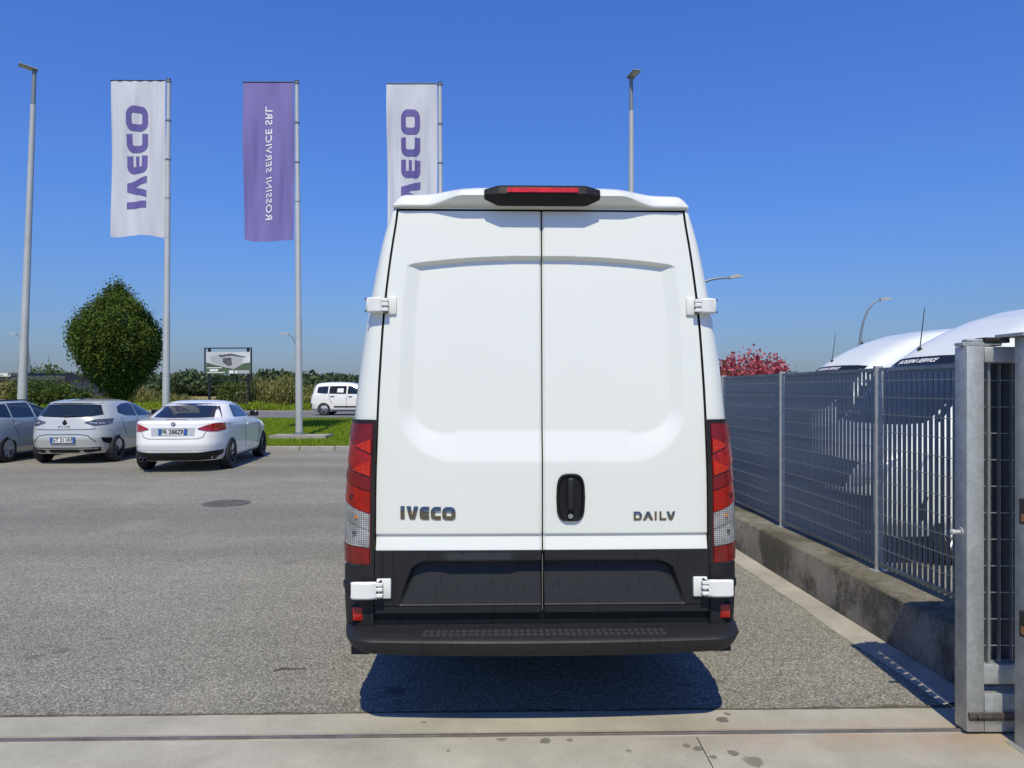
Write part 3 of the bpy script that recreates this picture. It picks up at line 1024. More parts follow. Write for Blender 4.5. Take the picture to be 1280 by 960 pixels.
arm_light(360, 418, 62, -.9, "curved-arm street lamp behind the pole of the purple flag")
arm_light(1101, 375, 44, 1.25, "curved-arm street lamp beyond the parked white vans")
arm_light(913, 347, 38, 1.6, "long-arm street lamp beside the tail of the large van", cv=.07)
arm_light(20, 418, 66, -1.2, "small street lamp beyond the grey flat-roofed building")

# ---------------------------------------------------------------- vegetation
def leaf_quads(P, size, up=0.0, aspect=0.55):
    n = len(P)
    d = rng.normal(size=(n, 3)); d[:, 2] += up; d /= np.linalg.norm(d, axis=1)[:, None]
    e = np.cross(d, rng.normal(size=(n, 3))); e /= np.linalg.norm(e, axis=1)[:, None]
    s_ = size * rng.uniform(.65, 1.3, n)[:, None]
    V = np.stack([P - d * s_ * .5, P + e * s_ * aspect * .5, P + d * s_ * .5, P - e * s_ * aspect * .5], 1)
    return V.reshape(-1, 3), np.arange(n * 4).reshape(-1, 4)


def crown_points(n, prof, z0, z1, rad, sprays, leafspread, upr=.4, shell=.55):
    """sprays of leaves inside a lathe envelope: prof(h) 0..1"""
    pts = []
    cnt = 0
    lump = [(random.uniform(0, 6.28), random.uniform(0, 1), random.uniform(-.22, .17)) for _ in range(34)]
    while cnt < sprays:
        h_ = random.random(); a_ = random.uniform(0, 2 * pi)
        if random.random() > prof(h_) + .08: continue
        k = 1 + sum(am * math.exp(-((math.remainder(a_ - la, 2 * pi)) ** 2) / .12 - (h_ - lh) ** 2 / .006) for la, lh, am in lump)
        r_ = rad * prof(h_) * k * (shell + (1 - shell) * random.random() ** .5)
        c = np.array([r_ * cos(a_), r_ * sin(a_), z0 + (z1 - z0) * h_])
        m_ = int(n / sprays)
        L = rng.normal(0, leafspread, (m_, 3)); L[:, 2] *= 1.0 + upr * 2
        t = rng.uniform(0, 1, m_)[:, None]
        L += t * np.array([cos(a_) * .35, sin(a_) * .35, 1.0]) * leafspread * 2.2 * upr
        pts.append(c + L); cnt += 1
    return np.concatenate(pts)


def tree(name, loc, prof, z0, z1, rad, n, sprays, spread, size, leaf, label, cat="tree", upr=.4, shell=.5, limbs=9, trunk=.12, group=None):
    t = empty(name, loc, 0, label, cat, group)
    mb = MB()
    lean = random.uniform(-.06, .06)
    mb.path([(0, 0, -.1), (lean * .3, 0, z0 * .6), (lean, .03, z0 + (z1 - z0) * .3), (lean * .5, 0, z0 + (z1 - z0) * .85)], [trunk * 1.25, trunk, trunk * .75, trunk * .2], 10)
    for k in range(limbs):
        a_ = 2 * pi * k / limbs + random.uniform(-.3, .3); hb = z0 + (z1 - z0) * random.uniform(.02, .4)
        he = min(z1, hb + (z1 - z0) * random.uniform(.25, .45)); h_ = clamp((he - z0) / (z1 - z0))
        r_ = rad * prof(h_) * .75
        mb.path([(lean, 0, hb), (r_ * .5 * cos(a_), r_ * .5 * sin(a_), hb + (he - hb) * .4), (r_ * cos(a_), r_ * sin(a_), he)], [trunk * .45, trunk * .3, trunk * .1], 6)
    mb.build("trunk", M["bark"], t, True)
    P = crown_points(n, prof, z0, z1, rad, sprays, spread, upr, shell)
    V, Q = leaf_quads(P, size, .3)
    npmesh("crown", V, Q, leaf, t)
    return t


pear = lambda h_: interp([(0, .05), (.06, .18), (.14, .38), (.25, .62), (.37, .84), (.5, .98), (.6, 1.0), (.68, .90), (.76, .68), (.84, .44), (.92, .24), (1, .04)], h_)
blob = lambda h_: sqrt(max(0.02, 1 - (2 * h_ - .9) ** 2 / 1.25))
tp = at(147, 490, 26.0)
tree("hornbeam_tree", (tp.x, 26.0, gz(26.0)), pear, 1.15, 4.92, 1.5, 66000, 1100, .078, .085, M["hornbeam"], "dense dark green pear-shaped tree on the lawn behind the parked hatchback", upr=.7, shell=.5, trunk=.11)

# pink flowering shrub over the fence
pp = at(938, 470, 14.5)
sh = empty("oleander_bush", (pp.x, 14.5, 0), 0, "pink flowering oleander bush showing above the grating fence", "bush")
P = crown_points(7000, blob, .5, 1.98, 1.02, 190, .08, .3, .3)
V, Q = leaf_quads(P, .12, .5, .3); npmesh("foliage", V, Q, M["bush"], sh)
P = crown_points(13000, lambda h_: blob(h_) * (.6 + .5 * h_), .7, 2.22, 1.05, 260, .065, .35, .6)
V, Q = leaf_quads(P, .065, 0, .9); npmesh("blossom", V, Q, M["pink"], sh)
mb = MB()
for k in range(9):
    a_ = k * .7; mb.path([(.1 * cos(a_), .1 * sin(a_), 0), (.5 * cos(a_), .5 * sin(a_), 1.0), (.85 * cos(a_), .85 * sin(a_), 2.0)], [.03, .022, .01], 6)
mb.build("stem", M["bark"], sh)
pp2 = at(962, 470, 15.5)
sh2 = empty("oleander_bush", (pp2.x, 15.6, 0), 0, "lower pink oleander at the end of the taller flowering bush", "bush")
P = crown_points(4200, blob, .4, 1.85, .95, 110, .08, .3, .3)
V, Q = leaf_quads(P, .12, .5, .3); npmesh("foliage", V, Q, M["bush"], sh2)
P = crown_points(6000, blob, .6, 1.9, .95, 130, .06, .3, .6)
V, Q = leaf_quads(P, .065, 0, .9); npmesh("blossom", V, Q, M["pink"], sh2)

# green crowns above the white vans and beyond
tree("green_tree", (at(1112, 410, 34).x, 34, 0), blob, 1.6, 3.6, 1.6, 6000, 150, .13, .16, M["bush"], "leafy green tree top peeping over the far white van roof", trunk=.12)
tree("green_tree", (at(1082, 410, 36).x, 36.5, 0), blob, 1.4, 3.5, .9, 2600, 90, .12, .16, M["bush"], "small green tree top beside the curved-arm lamp column", trunk=.1)


def bush(px, d, py_top, rad, n, leaf, label, name="roadside_bush", size=.2, cat="bush", group="bushes beyond the road"):
    z0 = ROAD_Z; c = at(px, py_top + 11, d)
    b = empty(name, (c.x, d, z0), 0, label, cat, group)
    P = crown_points(n, blob, .15, c.z - z0, rad, max(30, n // 36), size * 1.1, .4, .3)
    V, Q = leaf_quads(P, size, .3); npmesh("foliage", V, Q, leaf, b)
    mb = MB()
    for k in range(6):
        a_ = k * 1.05; mb.path([(0, 0, -.1), (rad * .3 * cos(a_), rad * .3 * sin(a_), (c.z - z0) * .4), (rad * .6 * cos(a_), rad * .6 * sin(a_), (c.z - z0) * .75)], [.05, .035, .015], 5)
    mb.build("stem", M["bark"], b)
    return b


bush(52, 47, 474, 1.5, 4200, M["bush"], "bright green bush in front of the grey flat-roofed building")
bush(20, 48, 478, 1.3, 3000, M["bush"], "green bush beside the foot of the tall lamp post")
bush(2, 47, 480, 1.2, 2600, M["dry"], "yellowing bush at the edge of the flat-roofed building")
bush(92, 50, 482, 1.1, 2600, M["bush"], "small light green bush right of the grey flat-roofed building")
bush(390, 52, 482, 1.6, 3600, M["bush"], "green bush behind the white people carrier")
bush(297, 56, 480, 1.3, 3600, M["bush"], "green bush behind the billboard posts")


def weeds(px, d, width, height, n, label, mixg=.35):
    c = at(px, 488, d)
    b = empty("tall_weeds", (c.x, d, ROAD_Z), 0, label, "weeds", "tall dry weeds along the road")
    x = rng.normal(0, width * .42, n).clip(-width, width); y = rng.normal(0, .7, n)
    hh = height * (0.35 + 0.65 * np.sqrt(np.clip(1 - (x / (width * 1.1)) ** 2, 0, 1))) * rng.uniform(.55, 1.08, n) * (1 + .12 * np.sin(x * 3.1 + px))
    seg = []
    for (sel, mat_, nm) in ((rng.uniform(0, 1, n) > mixg, M["dry"], "dry_stems"), (None, M["bush"], "green_stems")):
        s_ = sel if sel is not None else ~seg[0]
        seg.append(s_)
        xx, yy, h2 = x[s_], y[s_], hh[s_]; k = len(xx)
        # each stem: a thin blade with leaves along it
        P = []
        for j in range(4):
            t = rng.uniform(.15, 1, k)
            P.append(np.stack([xx + rng.normal(0, .09, k) * t, yy + rng.normal(0, .09, k) * t, h2 * t], 1))
        V, Q = leaf_quads(np.concatenate(P), .26, 2.2, .22)
        npmesh(nm, V, Q, mat_, b)
    return b


weeds(345, 49, 2.6, 2.05, 2600, "tall golden weeds beside the billboard post")
weeds(375, 50, 2.0, 1.45, 1600, "lower golden weeds behind the purple flag's pole", .5)
weeds(178, 51, 2.2, 1.35, 1600, "dry grass clump beyond the road behind the dark tree")
weeds(212, 52, 1.6, 1.0, 1100, "short dry grass clump between dark tree and billboard", .5)
weeds(110, 53, 2.4, .9, 1200, "low weeds right of the flat-roofed building", .6)

# roadside strip of low green weeds and the far wood
N = 26000
x = rng.uniform(-48, 14, N); y = ROAD_Y1 + 1.0 + rng.uniform(0, 1, N) ** 1.4 * 6
P = np.stack([x, y, ROAD_Z + .08 + rng.uniform(0, .45, N) * (0.5 + .5 * np.sin(x * .9) ** 2)], 1)
V, Q = leaf_quads(P, .24, 1.5, .25)
tag(npmesh("verge_weeds", V, Q, M["grass"]), "low green weeds along the far side of the road", "weeds", kind="stuff")

P = []
for k in range(330):
    d = random.uniform(150, 330); X = random.uniform(-.95, .85) * d
    hgt = random.uniform(3.2, 5.6) * (0.8 + d / 700); r_ = random.uniform(3, 6)
    if d > 250 and random.random() < .25: hgt *= 1.25
    m_ = 420
    a_ = rng.uniform(0, 2 * pi, m_); cz = rng.uniform(-1, 1, m_); q = np.sqrt(1 - cz ** 2); rad_ = rng.uniform(.65, 1.05, m_)
    P.append(np.stack([X + r_ * q * np.cos(a_) * rad_, d + r_ * q * np.sin(a_) * rad_, ROAD_Z + hgt * (.5 + .5 * cz * rad_)], 1))
P = np.concatenate(P)
V, Q = leaf_quads(P, .95, .2, .8)
tag(npmesh("far_wood", V, Q, M["far"]), "distant dark green line of woodland across the fields", "wood", kind="stuff")

# ---------------------------------------------------------------- billboard and building beyond the road
bb = at(285, 488, 47)
b = empty("billboard", (bb.x, 47, ROAD_Z), R(-4), "roadside billboard showing a grey building, on two black posts", "billboard")
s = 47 / FPX
zz = lambda py_: CAM_H - (py_ - 488) * s - ROAD_Z
xx = lambda px_: (px_ - 285.5) * s
for px_ in (260.5, 310.5):
    MB().box(xx(px_ - 1.4), xx(px_ + 1.4), .05, .19, -.3, zz(435), .01).build("post", M["black_frame"], b)
mb = MB()
mb.box(xx(255), xx(256.3), -.03, .05, zz(476.5), zz(434.5)).box(xx(314.7), xx(316), -.03, .05, zz(476.5), zz(434.5))
mb.box(xx(256.3), xx(314.7), -.03, .05, zz(435.8), zz(434.5)).box(xx(256.3), xx(314.7), -.03, .05, zz(476.5), zz(475.4))
mb.build("frame", M["black_frame"], b)
pn = MB().box(xx(257.5), xx(314.2), -.025, .03, zz(467.5), zz(440)).build("panel", M["print_white"], b)
M["pr_sky"] = pbr("printed_pale_sky", (0.55, 0.58, 0.60), 0.6, var=.25, vscale=.8)
M["pr_wall"] = pbr("printed_grey_wall", (0.40, 0.41, 0.42), 0.6)
M["pr_dark"] = pbr("printed_dark_grey", (0.09, 0.095, 0.10), 0.6, var=.5, vscale=4)
M["pr_green"] = pbr("printed_green", (0.07, 0.115, 0.06), 0.6, var=.3, vscale=2)


def pic(name, pts, m, lvl):
    v_ = [(xx(a_), -.026 - .002 * lvl, zz(c_)) for a_, c_ in pts]
    pymesh(name, v_, [tuple(range(len(v_)))], m, pn, fix=False)


pic("printed_sky", [(257.6, 440.1), (314.1, 440.1), (314.1, 458), (257.6, 458)], M["pr_sky"], 1)
pic("printed_lawn", [(257.6, 453), (278, 458), (291, 461), (302, 455), (314.1, 453), (314.1, 467.4), (257.6, 467.4)], M["pr_green"], 2)
pic("printed_house", [(262, 446), (275, 443.5), (305, 446), (304, 455.5), (293, 461.5), (264, 453)], M["pr_wall"], 3)
pic("printed_roof", [(273, 444), (290, 442), (309, 446), (308, 447), (290, 444.5), (276, 446.5)], M["pr_dark"], 4)
pic("printed_entrance", [(279, 447.5), (290, 447), (291, 456.5), (286, 457.5), (279, 453)], M["pr_dark"], 4)
for (a_, c_) in (((259, 459.2), (278, 460.2)), ((262, 461.5), (273, 464)), ((259, 465), (282, 466)), ((287, 463), (293, 466.8)), ((294.5, 463.2), (298, 466.8)), ((299, 463.2), (313, 464.6)), ((299, 465.4), (313, 466.6))):
    pic("printed_caption", [a_, (c_[0], a_[1]), c_, (a_[0], c_[1])], M["pr_sky"] if a_[0] == 299 else M["print_white"], 4)

bd = empty("flat_roofed_building", (-38.5, 60, ROAD_Z), 0, "low grey flat-roofed building behind bushes beyond the road", "building")
MB().box(-8, 2.6, 0, 6, -.2, 2.05).build("wall", M["render_grey"], bd)
MB().box(-8.3, 2.75, -.45, 6.3, 2.055, 2.42).build("roof", M["fascia"], bd)
rf2 = MB().box(-8.4, -.35, -.5, 6.3, 2.425, 2.66).build("upper_fascia", M["fascia"], bd)
MB().box(-8.4, -1.55, -.56, -.505, 2.36, 2.64).build("white_band", M["white_paint"], bd)
for x0 in (-6.5, -4.4, .2):
    wf = MB().box(x0, x0 + 1.5, -.03, .02, .7, 1.8).build("window", M["black_frame"], bd)
    MB().box(x0 + .06, x0 + 1.44, -.045, -.032, .76, 1.74).build("pane", M["glass"], wf)
MB().tube((-2.6, 2, 2.66), (-2.6, 2, 3.85), .02, n=6).tube((-2.65, 2, 3.8), (-2.0, 2, 3.85), .015, n=6).tube((-2.95, 2, 3.2), (-2.6, 2, 3.2), .012, n=6).build("antenna", M["pole_grey"], bd)
tree("garden_tree", (at(56, 470, 75).x, 75, ROAD_Z), blob, 1.0, 3.0, 1.5, 3000, 90, .25, .3, M["bush"], "rounded green tree top behind the flat-roofed building", trunk=.12)
#CUT_VAN
# ---------------------------------------------------------------- the large white van
van = empty("delivery_van", (0.156, 3.80, 0), R(1.5), "large white high-roof delivery van parked with its closed rear doors facing the gate track", "van")
GT = [(.45, .862), (.9, .858), (1.23, .856), (1.65, .843), (1.99, .826), (2.14, .815), (2.40, .787), (2.645, .750)]
OT = [(.45, 1.0), (.6, 1.015), (.83, 1.014), (1.23, 1.002), (1.54, .979), (1.8, .955), (1.99, .929), (2.14, .902), (2.40, .853), (2.56, .815), (2.645, .786), (2.70, .755)]


def smooth_tab(T):
    def f_(z):
        return sum(interp(T, z + d_) for d_ in (-.09, -.045, 0, .045, .09)) / 5
    return f_


Gx, Ox = smooth_tab(GT), smooth_tab(OT)


def lean(z): return .095 * clamp((z - 1.25) / 1.4) ** 1.6


def pillar(t, z, s, proud=0.0):
    """point on the rear corner: t 0 at the door gap .. 1 at the body side"""
    a_ = t * pi / 2
    g_, o_ = Gx(z), Ox(z)
    d_ = .05 + .07 * clamp((2.7 - z) / .8)
    x = g_ + (o_ - g_) * (0.30 * t + 0.70 * sin(a_))
    y = lean(z) + d_ * (1 - cos(a_)) ** 1.15
    nx_, ny_ = max(0.0, sin(a_)) ** 1.5, -max(.15, cos(a_))
    l_ = sqrt(nx_ * nx_ + ny_ * ny_)
    return Vector((s * (x + proud * nx_ / l_), y + proud * ny_ / l_, z))


# body shell: rings from the rear opening round the corner and along the sides to the nose
ZL = [.46, .6, .72, .83, .95, 1.1, 1.25, 1.4, 1.55, 1.7, 1.85, 2.0, 2.1, 2.2, 2.3, 2.4, 2.48, 2.55, 2.60, 2.645]
ROOFN = 9


def half_ring(kind, t, Y=0.0):
    pts = []
    if kind == 'corner':
        a_ = t * pi / 2
        for z in ZL: pts.append(pillar(t, z, 1))
        xc = pts[-1].x; yb = pts[-1].y
        for k in range(1, ROOFN + 1):
            u = 1 - k / ROOFN
            x = xc * u
            arch = 2.66 + .085 * (1 - u ** 3.2)
            z = 2.645 + (arch - 2.645) * sin(a_) if True else 0
            y = lean(2.645) + .12 * (1 - cos(a_)) * (1 - u ** 2) + (yb - lean(2.645)) * u ** 2
            pts.append(Vector((x, y, z)))
    else:
        zt = interp([(4.3, 9), (4.35, 2.72), (4.9, 2.2), (5.45, 1.42), (5.6, 1.30), (6.05, 1.0), (6.1, .95)], Y)
        nar = interp([(4.0, 1.0), (5.2, .97), (5.8, .92), (6.1, .84)], Y)
        for z in ZL:
            z2 = min(z, zt - .06 * clamp((zt - 0) / zt))
            pts.append(Vector((Ox(z) * nar if z <= zt else min(Ox(z), Ox(zt)) * nar * .985, Y, min(z, zt - .03))))
        xc = pts[-1].x
        for k in range(1, ROOFN + 1):
            u = 1 - k / ROOFN
            pts.append(Vector((xc * u, Y, min(2.66 + .085 * (1 - u ** 3.2), zt))))
    return pts


rings = [half_ring('corner', k / 8) for k in range(9)] + [half_ring('side', 0, Y) for Y in (.35, .6, 1.0, 1.6, 2.3, 3.0, 3.7, 4.2, 4.5, 4.8, 5.1, 5.4, 5.6, 5.85, 6.05)]
v, f = [], []
W_ = len(rings[0]) * 2 - 1
for r_ in rings:
    v += [(p_.x, p_.y, p_.z) for p_ in r_] + [(-p_.x, p_.y, p_.z) for p_ in r_[-2::-1]]
for k in range(len(rings) - 1):
    for i in range(W_ - 1):
        f.append((k * W_ + i, k * W_ + i + 1, (k + 1) * W_ + i + 1, (k + 1) * W_ + i))
f.append(tuple((len(rings) - 1) * W_ + i for i in range(W_)))
pymesh("body", v, f, M["van_white"], van, smooth=35)
# inside of the rear opening and the floor pan, dark
MB().box(-.84, .84, .10, .14, .47, 2.0).box(-.70, .70, .13, .16, 1.99, 2.6).build("inner_bulkhead", M["seam"], van)
MB().box(-.93, .93, .02, 5.9, .44, .475).build("floor_pan", M["black_rubber"], van)
MB().box(-.86, .86, .015, .05, .475, .60).build("rear_sill", M["plastic_dark"], van)
# dark seal strip following the door opening
sv, sf = [], []
zs_ = [.47 + (2.648 - .47) * k / 40 for k in range(41)]
for s_ in (-1, 1):
    b0 = len(sv)
    for z in zs_:
        sv += [(s_ * (Gx(z) - .02), lean(z) + .030, z), (s_ * (Gx(z) + .002), lean(z) + .014, z)]
    sf += [(b0 + 2 * k, b0 + 2 * k + 1, b0 + 2 * k + 3, b0 + 2 * k + 2) for k in range(40)]
b0 = len(sv)
sv += [(-.76, lean(2.645) + .012, 2.62), (.76, lean(2.645) + .012, 2.62), (.76, lean(2.645) + .012, 2.655), (-.76, lean(2.645) + .012, 2.655)]
sf += [(b0, b0 + 1, b0 + 2, b0 + 3)]
b0 = len(sv)
sv += [(-.02, .045, .5), (.02, .045, .5), (.02, lean(1.6) + .042, 1.6), (.02, lean(2.1) + .042, 2.1), (.02, lean(2.645) + .042, 2.645), (-.02, lean(2.645) + .042, 2.645), (-.02, lean(2.1) + .042, 2.1), (-.02, lean(1.6) + .042, 1.6)]
sf += [(b0, b0 + 1, b0 + 2, b0 + 7), (b0 + 7, b0 + 2, b0 + 3, b0 + 6), (b0 + 6, b0 + 3, b0 + 4, b0 + 5)]
pymesh("door_seal", sv, sf, M["seam"], van)


# doors as pressed panels
def press(x, z):
    """inward depth of the pressing at |x|, z"""
    ax = abs(x)
    ztop = 2.398 - .040 * (ax / .65) ** 2.2
    a_top = clamp((ztop - z) / .020)
    xs_ = .735 - .02 * clamp((z - 1.7) / .7) - .02 * clamp((z - 2.1) / .3)
    zb, ro = 1.335, .30
    cx, cz = xs_ - ro, zb + ro * .92
    if ax > cx and z < cz:
        ux, uz = (ax - cx) / ro, (cz - z) / (ro * .92)
        rr_ = sqrt(ux * ux + uz * uz)
        s2_ = (uz / rr_) ** 2 if rr_ > 1e-6 else 0.5
        a_low = clamp((1 - rr_) * ro / (.075 + (.160 - .075) * s2_))
    else:
        a_low = clamp((z - zb) / .160) if ax <= cx else clamp((xs_ - ax) / .075)
        if z < cz and ax <= cx: a_low = clamp((z - zb) / .160)
    q = 3.0
    e = ((1 - a_top) ** q + (1 - a_low) ** q) ** (1 / q)
    A = clamp(1 - e)
    # rounded at both ends, straight in the middle
    A = A * A * (3 - 2 * A) * .12 + A * .88
    d_ = .029 * A
    # lower crease
    if z < .972:
        d_ += .010 * sstep((.972 - z) / .016) * (1 - .0 * z)
        d_ -= .016 * clamp((.955 - z) / .07)
    return d_


def door_y(x, z): return lean(z) + press(x, z) - .004 + .020 * (abs(x) / .85) ** 3 * .5


def door(s_):
    nu, zs = 96, []
    z = .885
    while z < 2.634:
        zs.append(z)
        z += .003 if 2.33 < z < 2.41 else (.006 if z < 1.0 else .010)
    zs.append(2.634)
    vv, ff = [], []
    for z in zs:
        xg = Gx(z) - .0065
        for i in range(nu + 1):
            u = i / nu
            u = u * .6 + .4 * (1 - (1 - u) ** 2)
            x = .0035 + (xg - .0035) * u
            y = door_y(x, z)
            if i == nu: y += .02
            if i == 0: y += .012
            vv.append((s_ * x, y, z))
    for j in range(len(zs) - 1):
        for i in range(nu):
            q = (j * (nu + 1) + i, j * (nu + 1) + i + 1, (j + 1) * (nu + 1) + i + 1, (j + 1) * (nu + 1) + i)
            ff.append(q if s_ > 0 else q[::-1])
    o = pymesh("rear_door", vv, ff, M["van_white"], van, smooth=40, fix=False)
    # lower plastic cladding
    nu2, z0, z1 = 170, .572, .889
    zs2 = [z0 + (z1 - z0) * k / 64 for k in range(65)]

    def clad_y(x, z):
        ax = x
        y = -.016
        xe = .742 - (z - .605) / (.832 - .605) * .085 - .06 * clamp((z - .79) / .045) ** 2
        ins = sstep((xe - ax) / .026)
        top = clamp((.835 - z) / .010)
        bot = 1.0 if z > .612 else 0.0
        if z > .605 and ins > 0:
            dep = .052 * clamp((z - .612) / (.82 - .612)) + .004
            y += dep * min(ins, top) * bot
        if z < .608: y += .004
        if s_ < 0:                                   # plate lamp ledge
            wx = sstep((ax - .12) / .06) * sstep((.53 - ax) / .06)
            y -= .010 * wx * clamp((.878 - z) / .035) * sstep((z - .806) / .012)
        return y
    vv, ff = [], []
    for z in zs2:
        xg = Gx(z) - .004
        for i in range(nu2 + 1):
            x = .0045 + (xg - .0045) * i / nu2
            y = clad_y(x, z)
            if i in (0, nu2): y += .03
            vv.append((s_ * x, y, z))
    for j in range(64):
        for i in range(nu2):
            q = (j * (nu2 + 1) + i, j * (nu2 + 1) + i + 1, (j + 1) * (nu2 + 1) + i + 1, (j + 1) * (nu2 + 1) + i)
            ff.append(q if s_ > 0 else q[::-1])
    # top and bottom returns
    n0 = len(vv)
    for i in range(nu2 + 1):
        p0 = vv[i]; p1 = vv[64 * (nu2 + 1) + i]
        vv.append((p0[0], .03, p0[2])); vv.append((p1[0], .03, p1[2]))
    for i in range(nu2):
        ff.append((i, n0 + 2 * i, n0 + 2 * i + 2, i + 1)); b_ = 64 * (nu2 + 1)
        ff.append((b_ + i, b_ + i + 1, n0 + 2 * i + 3, n0 + 2 * i + 1))
    cl = pymesh("cladding", vv, ff, M["plastic"], o, smooth=30, fix=True)
    return o


doorL, doorR = door(-1), door(1)
# bright edge strip between the lower door skins
MB().box(-.0035, -.0010, -.022, .01, .585, .87).build("edge_strip", M["steel"], doorL)

# roof spoiler over the doors
NX = 72
v, f = [], []
for i in range(NX + 1):
    x = -.772 + 1.544 * i / NX
    ax = abs(x)
    c_ = sstep((.60 - ax) / .20)                   # 1 in the raised middle
    e_ = clamp((ax - .712) / .060)
    top = 2.735 + .018 * sstep((.62 - ax) / .3) - .012 * (ax / .77) ** 2 - .060 * (1 - sqrt(max(0, 1 - e_ ** 2)))
    bot_in = 2.650
    bot_out = 2.652 + .040 * c_
    pr = .026 + .050 * c_ - .012 * e_
    yl = lean(2.65)
    yrear = yl - pr
    prof = [(yl + .03, bot_in), (yl + .0, bot_in), (yrear + .004, bot_out), (yrear, bot_out + .008), (yrear + .006, (top + bot_out) / 2 + .006), (yrear + .022, top - .012), (yrear + .05, top - .001), (yrear + .16, top + .012 * (1 - e_)), (yl + .22, top - .002)]
    v += [(x, a_, b_) for a_, b_ in prof]
m_ = len(prof)
for i in range(NX):
    for k in range(m_ - 1):
        f.append((i * m_ + k, i * m_ + k + 1, (i + 1) * m_ + k + 1, (i + 1) * m_ + k))
f.append(tuple(range(m_))); f.append(tuple(NX * m_ + k for k in range(m_)))
pymesh("roof_spoiler", v, f, M["van_white"], van, smooth=35)

# high-level brake light
yl = lean(2.65) - .068
bl = []
stat = [(-.304, .0, .024, .060), (-.296, .04, .018, .066), (-.232, .075, -.014, .080), (-.215, .082, -.016, .082), (.215, .082, -.016, .082), (.232, .075, -.014, .080), (.296, .04, .018, .066), (.304, .0, .024, .060)]
v, f = [], []
for (x, pr, lo, hi) in stat:
    z0 = 2.664
    prof = [(.05, z0 + lo + .012), (-.01 - pr * .35, z0 + lo), (-.028 - pr * .95, z0 + .030), (-.030 - pr, z0 + .036), (-.024 - pr * .92, z0 + .072 * (hi / .082)), (-.016 - pr * .8, z0 + hi), (.02, z0 + hi + .006), (.12, z0 + hi)]
    v += [(x, yl + a_ * .62 + .026, b_) for a_, b_ in prof]
m_ = 8
for i in range(len(stat) - 1):
    for k in range(m_):
        f.append((i * m_ + k, i * m_ + (k + 1) % m_, (i + 1) * m_ + (k + 1) % m_, (i + 1) * m_ + k))
f.append(tuple(range(m_))); f.append(tuple(7 * m_ + k for k in range(m_)))
blo = pymesh("high_brake_light", v, f, M["black_gloss"] if False else M["plastic_dark"], van, smooth=25)
yb = yl + (-.030 - .082) * .62 + .026
pymesh("red_lens", [(-.180, yb + .002, 2.706), (.180, yb + .002, 2.706), (.180, yb + .005, 2.730), (-.180, yb + .005, 2.730),
                    (-.180, yb - .004, 2.706), (.180, yb - .004, 2.706), (.180, yb + .0005, 2.730), (-.180, yb + .0005, 2.730)],
       [(4, 5, 6, 7), (0, 1, 5, 4), (3, 2, 6, 7), (0, 4, 7, 3), (1, 5, 6, 2)], M["red_glow"], blo)
for s_ in (-1, 1):
    MB().tube((s_ * .268, yb + .018, 2.706), (s_ * .268, yb + .05, 2.706), .009, n=12).build("screw", M["black_rubber"], blo)

# bumper with step
NX = 90
v, f = [], []
for i in range(NX + 1):
    x = -1.0 + 2.0 * i / NX
    ax = abs(x) / 1.0
    e_ = clamp((ax - .84) / .16)
    yf = -.235 + .045 * ax ** 2 + .20 * (1 - sqrt(max(0, 1 - e_ ** 2)))
    zt = .502 + .0 * ax
    zbt = .418 + .012 * ax ** 3 + .055 * (1 - sqrt(max(0, 1 - e_ ** 2))) + .01 * e_
    ybk = max(yf + .03, .02) + .10 * e_
    prof = [(ybk, zt + .003), (yf + .020, zt + .001), (yf + .006, zt - .004), (yf, zt - .012), (yf + .004, (zt + zbt) / 2), (yf + .016, zbt + .012), (yf + .03, zbt), (ybk + .05, zbt + .004)]
    v += [(x, a_, b_) for a_, b_ in prof]
m_ = 8
for i in range(NX):
    for k in range(m_ - 1):
        f.append((i * m_ + k, i * m_ + k + 1, (i + 1) * m_ + k + 1, (i + 1) * m_ + k))
f.append(tuple(range(m_))); f.append(tuple(NX * m_ + k for k in range(m_)))
bmp = pymesh("rear_bumper", v, f, M["plastic"], van, smooth=35)
# raised tread blocks on the step
M["tread"] = pbr("grey_tread_rubber", (0.035, 0.036, 0.038), 0.55)
tme = MB().box(-.0120, .0120, -.020, .020, 0, .0035).mesh("tread_block"); tme.materials.append(M["tread"])
for i in range(38):
    x = -.585 + 1.17 * i / 37
    rows = (0, 1)
    for r_ in rows:
        o = bpy.data.objects.new("tread_block", tme); COL.objects.link(o); o.parent = bmp
        o.location = (x + .006 * r_ * (1 if x > 0 else -1) * 0, -.155 + .054 * r_, .5045)
# towing brackets / mud flap stubs under the bumper
for s_ in (-1, 1):
    MB().box(s_ * .93 - .045, s_ * .93 + .045, .02, .05, .355, .405).build("mud_flap", M["black_rubber"], van)

